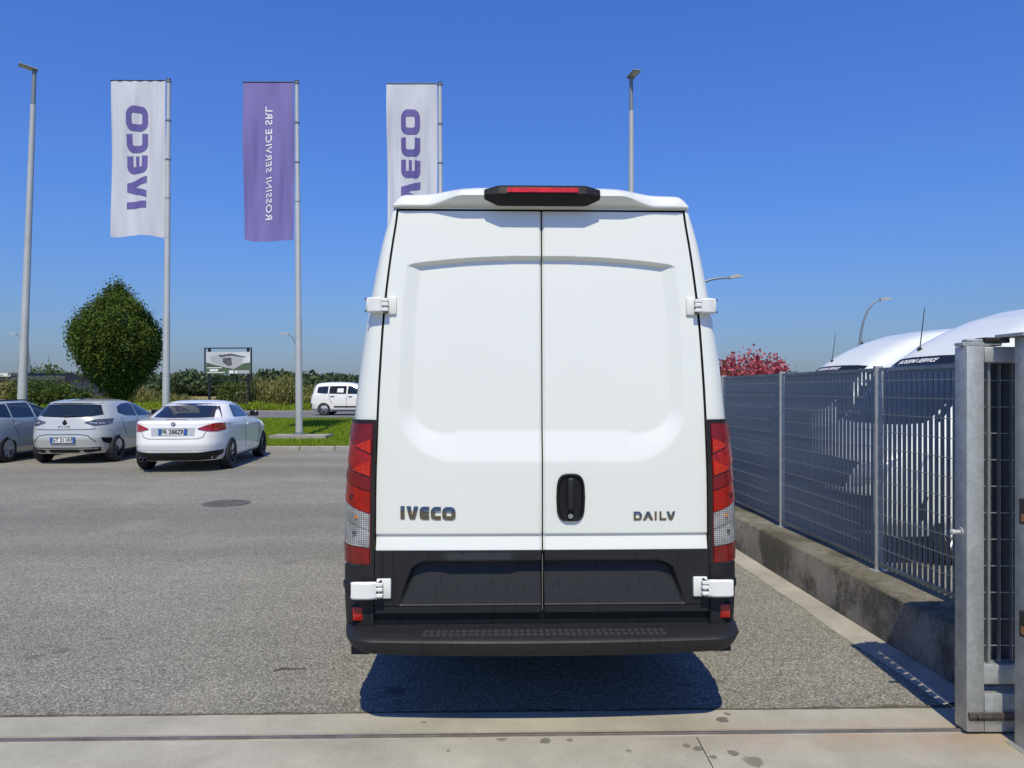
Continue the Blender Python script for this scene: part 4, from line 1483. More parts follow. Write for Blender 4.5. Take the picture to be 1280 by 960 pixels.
# corner cladding, lamps, reflectors, hinges for each side
LZ0, LZ1 = .812, 1.547
for s_ in (-1, 1):
    def cpatch(name, lo, hi, t0, t1, m, parent, proud, nu=14, nv=10, proud2=None):
        """patch on the corner between curves lo(t), hi(t)"""
        def fn(u, w):
            t = t0 + (t1 - t0) * u
            z = lo(u) + (hi(u) - lo(u)) * w
            pr = proud if proud2 is None else proud + (proud2 - proud) * w
            return pillar(t, z, s_, pr)
        vv = [fn(i / nu, j / nv) for j in range(nv + 1) for i in range(nu + 1)]
        # skirt so the piece has thickness
        ff = [(j * (nu + 1) + i, j * (nu + 1) + i + 1, (j + 1) * (nu + 1) + i + 1, (j + 1) * (nu + 1) + i) for j in range(nv) for i in range(nu)]
        per = [i for i in range(nu + 1)] + [j * (nu + 1) + nu for j in range(1, nv + 1)] + [nv * (nu + 1) + i for i in range(nu - 1, -1, -1)] + [j * (nu + 1) for j in range(nv - 1, 0, -1)]
        b0 = len(vv)
        def under(u, w):
            t = t0 + (t1 - t0) * u
            return pillar(t, lo(u) + (hi(u) - lo(u)) * w, s_, -.004)
        for q in per:
            i, j = q % (nu + 1), q // (nu + 1)
            vv.append(under(i / nu, j / nv))
        L_ = len(per)
        for k in range(L_):
            ff.append((per[k], per[(k + 1) % L_], b0 + (k + 1) % L_, b0 + k))
        return pymesh(name, vv, ff, m, parent, smooth=35)

    cc = cpatch("corner_cladding", lambda u: .462, lambda u: .812 - .012 * u, -.02, 1.0, M["plastic"], van, .013, 18, 16)
    # a raised rib and the reflector
    cpatch("corner_rib", lambda u: .672 + .012 * u, lambda u: .700 + .012 * u, .30, .98, M["plastic"], cc, .020, 12, 4)
    rp = [pillar(t, z, s_, .02) for t, z in ((.30, .592), (.30, .662), (.55, .592), (.55, .662))]
    x0, x1 = sorted((s_ * .912, s_ * .962))
    MB().box(x0 - .008, x1 + .008, -.004, .03, .525, .612, .004, 2).build("reflector_housing", M["plastic_dark"], cc, True)
    MB().box(x0, x1, -.010, .0, .535, .603, .004, 2).build("reflector", M["reflector"], cc, True)
    # lamp
    lamp = cpatch("tail_lamp", lambda u: LZ0, lambda u: LZ1, -.02, .97, M["lens_red_dark"], van, .010, 16, 30)
    cpatch("bezel", lambda u: LZ0 - .001, lambda u: LZ1 + .004, -.02, .055, M["black_gloss"], lamp, .013, 4, 20)
    cpatch("bezel", lambda u: LZ1 - .008, lambda u: LZ1 + .005, .07, .97, M["black_gloss"], lamp, .0135, 10, 2)
    zpy = lambda py_: CAM_H - (py_ - 488) / 245.0
    def seg(name, o_top, i_top, o_bot, i_bot, m, pr=.016, pr2=None, t0=.085, t1=.955, par=lamp):
        return cpatch(name, lambda u: zpy(i_bot + (o_bot - i_bot) * u), lambda u: zpy(i_top + (o_top - i_top) * u), t0, t1, m, par, pr, 10, 8, pr2)
    seg("upper_lens", 530, 530, 543, 567.5, M["lens_red_mid"], .020, .014)
    d1 = seg("reflector_lens", 543.9, 568.4, 575.6, 595.6, M["lens_red"], .020, .014)
    seg("brake_lens", 576.5, 596.5, 598.6, 612.6, M["lens_red_mid"], .020, .014)
    seg("lower_red_lens", 599.5, 613.5, 624.4, 640.4, M["lens_red"], .021, .015)
    seg("prism_patch", 556, 548, 557, 566, M["lens_dots"], .0215, .0215, .10, .50)
    seg("prism_patch", 586, 575, 587, 594, M["lens_dots"], .0215, .0215, .10, .54)
    seg("indicator_lens", 625.3, 641.3, 645.4, 661.4, M["lens_clear"], .018, .018)
    seg("reverse_lens", 646.3, 662.3, 678.6, 682.6, M["lens_clear"], .021, .016)
    seg("fog_lens", 679.6, 683.6, 704, 703, M["lens_red_mid"], .016, .020)
    b1 = pillar(.40, zpy(645), s_, .016); MB().lathe([(.009, 0), (.009, -.003), (.004, -.004)], 14, 'y', (b1.x, b1.y - .004, b1.z)).build("bulb", M["lens_amber"], lamp, True)
    b1 = pillar(.45, zpy(665), s_, .018); MB().lathe([(.010, 0), (.010, -.004), (.004, -.006)], 14, 'y', (b1.x, b1.y - .004, b1.z)).build("bulb", M["chrome"], lamp, True)
    b1 = pillar(.55, zpy(620), s_, .020); MB().lathe([(.013, 0), (.013, -.003), (.005, -.005)], 14, 'y', (b1.x, b1.y - .003, b1.z)).build("bulb", M["lens_red_dark"], lamp, True)

    # hinges
    for (zc, hh, xin, xout, up) in ((2.135, .078, .765, .898, True), (.7, .088, .785, .960, False)):
        yb_ = lean(zc) - (.0 if up else .016)
        hg = MB()
        x_ = lambda a_: s_ * a_
        # base pad on the door
        p0, p1 = sorted((x_(xin - .018), x_(Gx(zc) - .02)))
        hg.box(p0, p1, yb_ - .014, yb_ + .010, zc - hh / 2 - .006, zc + hh / 2 + .006, .006, 2)
        h_ = hg.build("hinge", M["white_paint"], van, True)
        # long cover plate, slightly bowed
        n = 10
        vv, ff = [], []
        for k in range(n + 1):
            u = k / n
            x = xin + .052 + (xout - xin - .052) * u
            yy = yb_ - .052 + (.030 if up else .006) * u ** 2 + .012 * (1 - u) ** 6
            hk = hh / 2 * (1 - .06 * abs(2 * u - 1) ** 8)
            vv += [(x_(x), yy, zc - hk), (x_(x), yy - .006, zc - hk + .008), (x_(x), yy - .006, zc + hk - .008), (x_(x), yy, zc + hk), (x_(x), yy + .018, zc + hk - .002), (x_(x), yy + .018, zc - hk + .002)]
        for k in range(n):
            for i in range(6): ff.append((k * 6 + i, k * 6 + (i + 1) % 6, (k + 1) * 6 + (i + 1) % 6, (k + 1) * 6 + i))
        ff.append(tuple(range(6))); ff.append(tuple(n * 6 + i for i in range(6)))
        pymesh("cover_plate", vv, ff, M["white_paint"], h_, smooth=30)
        # pin with knuckles
        xp = xin + .036
        kn = MB().tube((x_(xp), yb_ - .034, zc - hh / 2 + .004), (x_(xp), yb_ - .034, zc + hh / 2 - .004), .010, n=12)
        kn.build("pin", M["steel"], h_, True)
        for q in (-.30, .05, .32):
            MB().box(x_(xp) - .016, x_(xp) + .016, yb_ - .047, yb_ - .012, zc + hh * q - .009, zc + hh * q + .009, .003).build("knuckle", M["white_paint"], h_)
        for q in (-1, 1):
            MB().tube((x_(xp - .004), yb_ - .040, zc + q * (hh / 2 - .006)), (x_(xp - .004), yb_ - .016, zc + q * (hh / 2 - .006)), .0075, n=10).build("bolt", M["black_rubber"], h_)
            MB().tube((x_(xout - .004), yb_ - .030, zc + q * (hh / 2 - .008)), (x_(xout + .006), yb_ - .022, zc + q * (hh / 2 - .008)), .006, n=10).build("bolt", M["steel"], h_)
        # lower web of the hinge
        vv = [(x_(xin + .04), yb_ - .012, zc - hh / 2), (x_(xin + .05), yb_ - .04, zc - hh / 2), (x_(xout - .012), yb_ - .028, zc - hh / 2), (x_(xout - .02), yb_ + .03, zc - hh / 2)]
        pymesh("web", [(a_, b_, c_) for a_, b_, c_ in vv] + [(a_, b_, c_ + .005) for a_, b_, c_ in vv], [(0, 1, 2, 3), (4, 5, 6, 7), (0, 1, 5, 4), (1, 2, 6, 5), (2, 3, 7, 6), (3, 0, 4, 7)], M["white_paint"], h_)

# door handle on the right door
hc = (.143, 1.153)
hw, hhh = .074, .123
def barrel(k, sc=1.0, n=40):
    out = []
    for i in range(n):
        a_ = 2 * pi * i / n
        c_, s2 = cos(a_), sin(a_)
        zz_ = abs(s2) ** (2 / 5.0) * (1 if s2 > 0 else -1)
        xx_ = abs(c_) ** (2 / 3.2) * (1 if c_ > 0 else -1)
        out.append((hc[0] + hw * sc * xx_ * (1 - .13 * zz_ ** 2), hc[1] + (hhh - hw * (1 - sc)) * zz_))
    return out
ysurf = door_y(hc[0], hc[1])
v, f = [], []
lv = [(1.0, .004), (1.0, -.008), (.93, -.014), (.86, -.013), (.78, -.002), (.55, -.0005), (.2, -.0005)]
n = 40
for sc, y in lv:
    v += [(a_, ysurf + y, b_) for a_, b_ in barrel(0, sc)]
for k in range(len(lv) - 1):
    for i in range(n): f.append((k * n + i, k * n + (i + 1) % n, (k + 1) * n + (i + 1) % n, (k + 1) * n + i))
f.append(tuple((len(lv) - 1) * n + i for i in range(n)))
hd = pymesh("door_handle", v, f, M["plastic_dark"], doorR, smooth=35)
mb = MB().box(hc[0] - .017, hc[0] + .017, ysurf - .040, ysurf - .012, hc[1] - .06, hc[1] + .104, .009, 3)
mb.build("grip", M["plastic"], hd, True)
MB().tube((hc[0] - .002, ysurf - .006, hc[1] - .092), (hc[0] - .002, ysurf - .020, hc[1] - .092), .013, n=18).build("lock_cylinder", M["steel"], hd, True)
MB().box(hc[0] - .03, hc[0] + .03, ysurf - .013, ysurf - .002, hc[1] - .122, hc[1] - .117, .002).build("handle_trim", M["steel"], hd)

# chrome lettering
for (LL, x0, x1, z0, z1, slope, dome, dr) in ((word_iveco(.30), -.722, -.443, 1.047, 1.113, -.006, .006, doorL), (word_daily(.21), .466, .680, 1.037, 1.081, 0, .005, doorR)):
    L, W = LL
    for l_ in L:
        vv, ff = quads_mesh(l_, lambda u, w, t: Vector((x0 + (x1 - x0) * u / W, door_y(x0 + (x1 - x0) * u / W, z0) - (.004 + dome * (1 - (2 * w - 1) ** 2) if t == 0 else -.002), z0 + (z1 - z0) * w + slope * u / W)), 0)
        pymesh("badge_letter", vv, ff, M["chrome"], dr, fix=True)


# ---------------------------------------------------------------- wheels and cars
def wheel(parent, x, y, r, w, rimm, side, spokes=5, name="wheel"):
    """wheel at (x, y), axle along x; side = +1 outward +x"""
    tyre = MB().lathe([(r * .66, -w / 2), (r * .9, -w / 2), (r * .985, -w * .40), (r, -w * .2), (r, w * .2), (r * .985, w * .40), (r * .9, w / 2), (r * .66, w / 2)], 36, 'x', caps=False).build(name, M["tyre"], parent, 30, loc=(x, y, r))
    rm = MB()
    xo = side * w * .38
    rm.lathe([(r * .69, side * -w * .35), (r * .69, side * w * .46), (r * .64, side * w * .47), (r * .60, side * w * .25), (r * .3, side * w * .02), (r * .05, side * w * .02)], 36, 'x')
    rim = rm.build("rim", M["seam"], tyre, 30)
    sp = MB()
    for k in range(spokes):
        a_ = 2 * pi * k / spokes + .3
        for d_ in (-.10, .10):
            p0 = Vector((xo * .75, r * .12 * cos(a_ + d_), r * .12 * sin(a_ + d_)))
            p1 = Vector((xo, r * .64 * cos(a_ + d_ * 1.6), r * .64 * sin(a_ + d_ * 1.6)))
            sp.tube(p0, p1, r * .055, r * .045, 6)
    sp.lathe([(r * .17, xo * .6), (r * .17, xo * .95), (r * .1, xo * 1.02)], 16, 'x')
    sp.lathe([(r * .70, side * w * .44), (r * .69, side * w * .50), (r * .63, side * w * .49), (r * .62, side * w * .40)], 36, 'x', caps=False)
    sp.build("spokes", rimm, tyre, 30)
    return tyre


for s_ in (-1, 1):
    for wy in (1.75, 5.1):
        wheel(van, s_ * .905, wy, .36, .22, M["alloy"], s_)
        pts = [(wy + .44 * cos(pi * q / 16), .46 + .36 * sin(pi * q / 16)) for q in range(17)]
        MB().prism(pts, lambda u, w, k: Vector((s_ * (.95 + .056 * (1 - k)), u, w))).build("wheel_arch", M["plastic_dark"], van)
    for (ya, yb_) in ((.30, 1.22), (2.28, 4.58)):
        a_, c_ = sorted((s_ * .98, s_ * 1.018))
        MB().box(a_, c_, ya, yb_, .60, .74, .008, 2).build("side_moulding", M["plastic"], van, True)
MB().tube((-.8, 1.75, .36), (.8, 1.75, .36), .06, n=12).build("rear_axle", M["black_rubber"], van)
MB().path([(-.3, .35, .36), (-.3, 1.2, .4), (-.25, 3.0, .4)], .035, 10).build("exhaust_pipe", M["iron"], van)
MB().box(-.55, -.45, .2, 4.5, .40, .438).box(.45, .55, .2, 4.5, .40, .438).build("chassis_rail", M["black_rubber"], van)


class Car:
    """body built as a stack of super-elliptic plan slices: (z, rear y, front y, half width, exponent)"""
    def __init__(s, prof): s.prof = prof

    def at(s, z):
        P = s.prof
        if z <= P[0][0]: return P[0][1:]
        for i in range(len(P) - 1):
            if z <= P[i + 1][0]:
                t = (z - P[i][0]) / (P[i + 1][0] - P[i][0])
                return tuple(P[i][k] + (P[i + 1][k] - P[i][k]) * t for k in range(1, 5))
        return P[-1][1:]

    def rear(s, x, z, off=0.0):
        a_, b_, w_, n_ = s.at(z)
        yc, A = (a_ + b_) / 2, (b_ - a_) / 2
        return Vector((x, yc - A * max(0, 1 - min(1, abs(x) / w_) ** n_) ** (1 / n_) - off, z))

    def front(s, x, z, off=0.0):
        a_, b_, w_, n_ = s.at(z)
        yc, A = (a_ + b_) / 2, (b_ - a_) / 2
        return Vector((x, yc + A * max(0, 1 - min(1, abs(x) / w_) ** n_) ** (1 / n_) + off, z))

    def side(s, y, z, sd=1, off=0.0):
        a_, b_, w_, n_ = s.at(z)
        yc, A = (a_ + b_) / 2, (b_ - a_) / 2
        return Vector((sd * (w_ * max(0, 1 - min(1, abs(y - yc) / A) ** n_) ** (1 / n_) + off), y, z))

    def body(s, parent, m, wheels, wr, cut=True):
        prof = s.prof
        K = []
        for i in range(len(prof) - 1):
            k = 5
            for j in range(k):
                t = j / k
                p0, p1, p2, p3 = prof[max(0, i - 1)], prof[i], prof[i + 1], prof[min(len(prof) - 1, i + 2)]
                K.append(tuple(p1[q] + (p2[q] - p1[q]) * t for q in range(5)))
        K.append(prof[-1])
        nq = 34
        v, f = [], []
        for (z, a_, b_, w_, n_) in K:
            yc, A = (a_ + b_) / 2, (b_ - a_) / 2
            q = []
            D = [(cos(t) ** (2 / n_) if cos(t) > 1e-9 else 0.0, sin(t) ** (2 / n_) if sin(t) > 1e-9 else 0.0) for t in [pi / 2 * k / 240 for k in range(241)]]
            D = [(w_ * cx, A * cy) for cx, cy in D]
            L = [0.0]
            for p0, p1 in zip(D, D[1:]): L.append(L[-1] + sqrt(((p1[0] - p0[0])) ** 2 + ((p1[1] - p0[1]) * .6) ** 2))
            for k in range(nq):
                target = L[-1] * k / nq
                j = next(jj for jj in range(len(L)) if L[jj] >= target - 1e-12)
                q.append(D[j])
            ring = [(x, y) for x, y in q] + [(0, A)] if False else q
            quad1 = q                                   # from +x to +y
            last = (0.0, A)
            full = quad1 + [last] + [(-x, y) for x, y in quad1[:0:-1]] + [(-quad1[0][0], 0.0)] + [(-x, -y) for x, y in quad1[1:]] + [(0.0, -A)] + [(x, -y) for x, y in quad1[:0:-1]]
            v += [(x, yc + y, z) for x, y in full]
        n = len(full)
        for k in range(len(K) - 1):
            for i in range(n):
                f.append((k * n + i, k * n + (i + 1) % n, (k + 1) * n + (i + 1) % n, (k + 1) * n + i))
        f.append(tuple(range(n))[::-1]); f.append(tuple((len(K) - 1) * n + i for i in range(n)))
        o = pymesh("body", v, f, m, parent)
        if cut:
            bpy.context.view_layer.update()
            cm = MB()
            for (wx, wy) in wheels:
                cm.tube((wx - .16 if wx > 0 else wx - .5, wy, wr * 1.02), (wx + .5 if wx > 0 else wx + .16, wy, wr * 1.02), wr * 1.16, n=32)
            co_ = cm.build("cutter", M["seam"])
            md = o.modifiers.new("b", 'BOOLEAN'); md.object = co_; md.operation = 'DIFFERENCE'; md.solver = 'EXACT'
            bpy.context.view_layer.update()
            me = bpy.data.meshes.new_from_object(o.evaluated_get(bpy.context.evaluated_depsgraph_get()))
            o.modifiers.clear(); o.data = me
            bpy.data.objects.remove(co_)
            me.materials.clear(); me.materials.append(m)
        me = o.data
        me.polygons.foreach_set("use_smooth", [True] * len(me.polygons))
        me.set_sharp_from_angle(angle=R(33))
        return o

    def patch(s, name, face, lo, hi, m, parent, off=.008, nv=6, sd=1, sub=3):
        """strip between two polylines of (u, z) on a face of the body; u = x for rear/front, y for side"""
        def dens(P):
            out = []
            for a_, b_ in zip(P, P[1:]):
                out += [(a_[0] + (b_[0] - a_[0]) * k / sub, a_[1] + (b_[1] - a_[1]) * k / sub) for k in range(sub)]
            return out + [P[-1]]
        lo, hi = dens(lo), dens(hi)
        n = len(lo)
        fn = {"rear": lambda u, z, o_: s.rear(u, z, o_), "front": lambda u, z, o_: s.front(u, z, o_), "side": lambda u, z, o_: s.side(u, z, sd, o_)}[face]
        v, f = [], []
        for j in range(nv + 1):
            t = j / nv
            for (a_, b_) in zip(lo, hi):
                v.append(fn(a_[0] + (b_[0] - a_[0]) * t, a_[1] + (b_[1] - a_[1]) * t, off))
        for j in range(nv):
            for i in range(n - 1): f.append((j * n + i, j * n + i + 1, (j + 1) * n + i + 1, (j + 1) * n + i))
        per = list(range(n)) + [j * n + n - 1 for j in range(1, nv + 1)] + [nv * n + i for i in range(n - 2, -1, -1)] + [j * n for j in range(nv - 1, 0, -1)]
        b0 = len(v)
        for q in per:
            i, j = q % n, q // n; t = j / nv
            v.append(fn(lo[i][0] + (hi[i][0] - lo[i][0]) * t, lo[i][1] + (hi[i][1] - lo[i][1]) * t, -.012))
        for k in range(len(per)):
            f.append((per[k], per[(k + 1) % len(per)], b0 + (k + 1) % len(per), b0 + k))
        return pymesh(name, v, f, m, parent, smooth=40)

    def line(s, name, face, pts, parent, w=.010, sd=1, m=None):
        """thin panel gap along a polyline on a face"""
        lo, hi = [], []
        for i, (u, z) in enumerate(pts):
            a_ = Vector(pts[max(0, i - 1)]); b_ = Vector(pts[min(len(pts) - 1, i + 1)])
            t = (b_ - a_).normalized(); nn = Vector((-t.y, t.x)) * w / 2
            lo.append((u - nn.x, z - nn.y)); hi.append((u + nn.x, z + nn.y))
        return s.patch(name, face, lo, hi, m or M["seam"], parent, .004, 2, sd, 6)


def plate(car, parent, x, z, text, off=.02, w=.52, h=.11):
    p_ = car.rear(x, z, off)
    pl_ = MB().box(p_.x - w / 2 - .008, p_.x + w / 2 + .008, p_.y - .004, p_.y + .03, z - h / 2 - .008, z + h / 2 + .008).build("number_plate", M["black_frame"], parent)
    MB().box(p_.x - w / 2, p_.x + w / 2, p_.y - .008, p_.y - .0042, z - h / 2, z + h / 2).build("plate_face", M["plate_white"], pl_)
    for s_ in (-1, 1):
        a_, b_ = sorted((p_.x + s_ * w / 2, p_.x + s_ * (w / 2 - .045)))
        MB().box(a_, b_, p_.y - .0105, p_.y - .0082, z - h / 2, z + h / 2).build("plate_band", M["plate_blue"], pl_)
    me = text_mesh(text, .002, .115, 1.0, .003)
    me.materials.append(M["ink"])
    me.transform(Matrix.Translation((p_.x, p_.y - .010, z)) @ Matrix.Rotation(R(90), 4, 'X') @ Matrix.Scale(.92, 4, (1, 0, 0)))
    link("plate_text", me, None, pl_)
    return pl_


def mirror_door(car, parent, y, z, m, sd):
    p_ = car.side(y, z, sd, .0)
    mb = MB().box(p_.x - .02 if sd > 0 else p_.x - .17, p_.x + .17 if sd > 0 else p_.x + .02, y - .05, y + .07, z + .0, z + .13, .03, 3)
    return mb.build("door_mirror", m, parent, True)


# --- white convertible saloon
c1 = Car([(.225, -2.16, 2.14, .84, 5), (.30, -2.25, 2.25, .885, 5), (.55, -2.32, 2.32, .912, 5), (.76, -2.29, 2.24, .915, 5), (.88, -2.27, 1.95, .905, 5), (.97, -2.26, 1.25, .888, 5),
          (1.015, -2.22, .98, .872, 4.5), (1.035, -2.10, .93, .862, 4.2), (1.06, -1.75, .86, .84, 4), (1.20, -1.45, .55, .745, 3.6), (1.31, -1.18, .27, .672, 3.4), (1.375, -.95, .02, .57, 3.0), (1.40, -.75, -.15, .42, 2.6), (1.41, -.55, -.3, .2, 2.2)])
p0 = at(226, 575, 15.3)
k1 = empty("parked_car", (p0.x - .42, 15.3 + 2.40, 0), R(6), "white two-door hardtop convertible with red tail lamps parked beside the silver hatchback", "car")
WH = [(.80, -1.40), (-.80, -1.40), (.80, 1.40), (-.80, 1.40)]
c1.body(k1, M["car_white"], WH, .33)
for (wx, wy) in WH: wheel(k1, wx, wy, .33, .23, M["alloy"] if False else M["dark_alloy"], 1 if wx > 0 else -1, 5)
c1.patch("rear_window", "rear", [(-.72, 1.072), (-.3, 1.062), (0, 1.060), (.3, 1.062), (.72, 1.072)], [(-.54, 1.325), (-.3, 1.345), (0, 1.35), (.3, 1.345), (.54, 1.325)], M["glass"], k1)
for sd in (-1, 1):
    c1.patch("side_window", "side", [(-1.05, 1.06), (-.6, 1.055), (-.22, 1.05)], [(-.78, 1.31), (-.5, 1.335), (-.20, 1.325)], M["glass"], k1, sd=sd)
    c1.patch("side_window", "side", [(-.19, 1.05), (.3, 1.045), (.72, 1.04)], [(-.17, 1.325), (.05, 1.29), (.28, 1.21)], M["glass"], k1, sd=sd)
    tl = c1.patch("tail_lamp", "rear", [(sd * .46, .855), (sd * .62, .815), (sd * .78, .80), (sd * .862, .825)], [(sd * .46, .87), (sd * .60, .925), (sd * .75, .975), (sd * .85, .972)], M["car_lens_red"], k1, .012)
    mirror_door(c1, k1, .62, 1.02, M["black_gloss"], sd)
    c1.line("door_gap", "side", [(-.32, 1.02), (-.36, .7), (-.30, .38)], k1, sd=sd)
    c1.line("door_gap", "side", [(.95, .98), (.93, .6), (.85, .36)], k1, sd=sd)
    c1.patch("side_vent", "side", [(1.02, .56), (1.06, .56)], [(1.00, .74), (1.05, .74)], M["black_gloss"], k1, .006, sd=sd)
    c1.patch("door_handle", "side", [(-.25, .865), (-.05, .865)], [(-.25, .89), (-.05, .89)], M["car_white"], k1, .03, sd=sd)
    c1.patch("sill_trim", "side", [(-.95, .205), (.95, .205)], [(-.95, .24), (.95, .24)], M["black_rubber"], k1, .01, sd=sd)
    c1.patch("headlight", "front", [(sd * .5, .62), (sd * .83, .66)], [(sd * .5, .72), (sd * .80, .76)], M["car_lens_clear"], k1, .008)
c1.patch("windscreen", "front", [(-.66, 1.07), (0, 1.06), (.66, 1.07)], [(-.5, 1.32), (0, 1.34), (.5, 1.32)], M["glass"], k1)
c1.patch("diffuser", "rear", [(-.82, .34), (-.72, .245), (-.4, .232), (.4, .232), (.72, .245), (.82, .34)], [(-.84, .43), (-.75, .425), (-.48, .395), (.48, .395), (.75, .425), (.84, .43)], M["plastic_dark"], k1, .012)
c1.line("boot_gap", "rear", [(-.60, .80), (-.56, .70), (-.45, .668), (.45, .668), (.56, .70), (.60, .80)], k1, .009)
c1.line("bumper_crease", "rear", [(-.82, .47), (-.5, .45), (.5, .45), (.82, .47)], k1, .012, m=M["car_lens_clear"] if False else M["plate_white"])
c1.patch("plate_recess", "rear", [(-.40, .725), (.40, .725)], [(-.42, .885), (.42, .885)], M["car_silver"], k1, .006)
plate(c1, k1, 0, .80, "FR 288ZR", .010)
c1.patch("third_brake_light", "rear", [(-.22, 1.032), (.22, 1.032)], [(-.22, 1.040), (.22, 1.040)], M["car_lens_red"], k1, .006)
pb = c1.rear(0, .955, .0)
rd = MB().lathe([(.042, .004), (.042, -.010), (.036, -.013)], 24, 'y', (pb.x, pb.y, pb.z)).build("roundel", M["black_gloss"], k1, True)
for q in range(4):
    pts = [(0, 0)] + [(.027 * cos(pi / 2 * q + t * pi / 8), .027 * sin(pi / 2 * q + t * pi / 8)) for t in range(5)]
    MB().prism(pts, lambda u, w, k: Vector((pb.x + u, pb.y - .016 + .002 * k, pb.z + w))).build("roundel_quarter", M["plate_blue"] if q % 2 else M["plate_white"], rd)
for x in (-.62, -.53):
    pt_ = c1.rear(x, .28, 0)
    MB().lathe([(.042, .1), (.042, -.07), (.034, -.072), (.034, .05)], 18, 'y', (x, pt_.y, .265)).build("tailpipe", M["chrome"], k1, 30)

k1.scale = (1.05, 1.05, 1.05)

# --- silver hatchback
c2 = Car([(.235, -1.90, 1.87, .82, 5), (.33, -1.98, 1.96, .875, 5), (.58, -2.03, 2.02, .90, 5), (.80, -1.98, 1.96, .90, 5), (.93, -1.93, 1.75, .89, 5), (1.01, -1.90, 1.35, .87, 4.5), (1.06, -1.87, 1.1, .85, 4.2),
          (1.22, -1.74, .65, .765, 4), (1.34, -1.64, .32, .69, 3.8), (1.395, -1.55, .1, .63, 3.4), (1.43, -1.3, -.1, .52, 3), (1.45, -1.05, -.35, .34, 2.6), (1.455, -.8, -.5, .15, 2.2)])
p0 = at(91, 570, 17.1)
k2 = empty("parked_car", (p0.x - .34, 17.1 + 2.02, 0), R(4), "silver-grey hatchback with wide dark rear window parked beside the white convertible", "car")
WH = [(.78, -1.28), (-.78, -1.28), (.78, 1.28), (-.78, 1.28)]
c2.body(k2, M["car_silver"], WH, .325)
for (wx, wy) in WH: wheel(k2, wx, wy, .325, .21, M["dark_alloy"], 1 if wx > 0 else -1, 5)
c2.patch("rear_window", "rear", [(-.70, 1.10), (-.5, 1.06), (0, 1.045), (.5, 1.06), (.70, 1.10)], [(-.585, 1.318), (-.45, 1.335), (0, 1.342), (.45, 1.335), (.585, 1.318)], M["glass"], k2)
c2.patch("roof_lip", "rear", [(-.58, 1.362), (0, 1.372), (.58, 1.362)], [(-.57, 1.385), (0, 1.398), (.57, 1.385)], M["car_silver"], k2, .06)
for sd in (-1, 1):
    c2.patch("side_window", "side", [(-1.16, 1.14), (-.9, 1.07), (-.30, 1.045)], [(-1.06, 1.27), (-.78, 1.335), (-.27, 1.365)], M["glass"], k2, sd=sd)
    c2.patch("side_window", "side", [(-.24, 1.045), (.4, 1.04), (.85, 1.045)], [(-.22, 1.365), (.1, 1.335), (.42, 1.22)], M["glass"], k2, sd=sd)
    tl = c2.patch("tail_lamp", "rear", [(sd * .42, .925), (sd * .62, .855), (sd * .78, .875), (sd * .84, .90)], [(sd * .42, .945), (sd * .62, 1.0), (sd * .78, 1.01), (sd * .83, 1.01)], M["car_lens_smoke"], k2, .012)
    c2.patch("lamp_reflector", "rear", [(sd * .54, .925), (sd * .66, .905)], [(sd * .54, .94), (sd * .66, .925)], M["car_lens_clear"], tl, .016, 2)
    c2.patch("lamp_reflector", "rear", [(sd * .69, .905), (sd * .82, .90)], [(sd * .69, .925), (sd * .82, .915)], M["car_lens_clear"], tl, .016, 2)
    c2.patch("bumper_vent", "rear", [(sd * .76, .50), (sd * .84, .42)], [(sd * .74, .60), (sd * .845, .58)], M["black_gloss"], k2, .012)
    c2.line("bumper_crease", "rear", [(sd * .66, .50), (sd * .52, .64), (sd * .38, .665), (sd * .0, .668)], k2, .014)
    mirror_door(c2, k2, .75, 1.03, M["black_gloss"], sd)
    c2.line("door_gap", "side", [(-.28, 1.02), (-.32, .6), (-.30, .36)], k2, sd=sd)
    c2.line("door_gap", "side", [(.85, 1.0), (.88, .6), (.82, .36)], k2, sd=sd)
    c2.line("door_gap", "side", [(-1.12, 1.02), (-1.05, .8), (-.92, .62)], k2, sd=sd)
    c2.patch("door_handle", "side", [(-.2, .86), (0, .86)], [(-.2, .885), (0, .885)], M["car_silver"], k2, .03, sd=sd)
    c2.patch("sill_trim", "side", [(-.9, .21), (.9, .21)], [(-.9, .26), (.9, .26)], M["black_rubber"], k2, .01, sd=sd)
    c2.patch("headlight", "front", [(sd * .5, .66), (sd * .82, .70)], [(sd * .5, .76), (sd * .80, .82)], M["car_lens_clear"], k2, .008)
c2.patch("windscreen", "front", [(-.68, 1.09), (0, 1.08), (.68, 1.09)], [(-.55, 1.36), (0, 1.38), (.55, 1.36)], M["glass"], k2)
c2.line("tailgate_gap", "rear", [(-.66, .79), (-.4, .775), (.4, .775), (.66, .79)], k2, .012)
c2.patch("skid_plate", "rear", [(-.80, .30), (-.5, .255), (.5, .255), (.80, .30)], [(-.82, .385), (-.5, .375), (.5, .375), (.82, .385)], M["plastic_dark"], k2, .010)
c2.patch("skid_trim", "rear", [(-.78, .345), (-.45, .335), (.45, .335), (.78, .345)], [(-.78, .365), (-.45, .355), (.45, .355), (.78, .365)], M["alloy"], k2, .016)
plate(c2, k2, 0, .545, "GT 211KF", .010)
pr_ = c2.rear(0, .925, 0)
dm = MB()
for (sc, y0, y1) in ((1, -.022, .004),):
    dm.prism([(0, -.075), (.052, 0), (0, .075), (-.052, 0)], lambda u, w, k: Vector((pr_.x + u, pr_.y + (y0 if k == 0 else y1), pr_.z + w)))
em = dm.build("emblem", M["black_gloss"], k2)
me = text_mesh("CLIO", .004, .075, 1.7, .002); me.materials.append(M["black_gloss"])
pt_ = c2.rear(0, .825, .004)
me.transform(Matrix.Translation((0, pt_.y, .825)) @ Matrix.Rotation(R(90), 4, 'X'))
link("badge_text", me, None, k2)
MB().box(-.02, .02, -1.22, -1.10, 1.43, 1.50, .012, 2).build("roof_antenna", M["black_gloss"], k2)
pw = c2.rear(0, 1.075, .02)
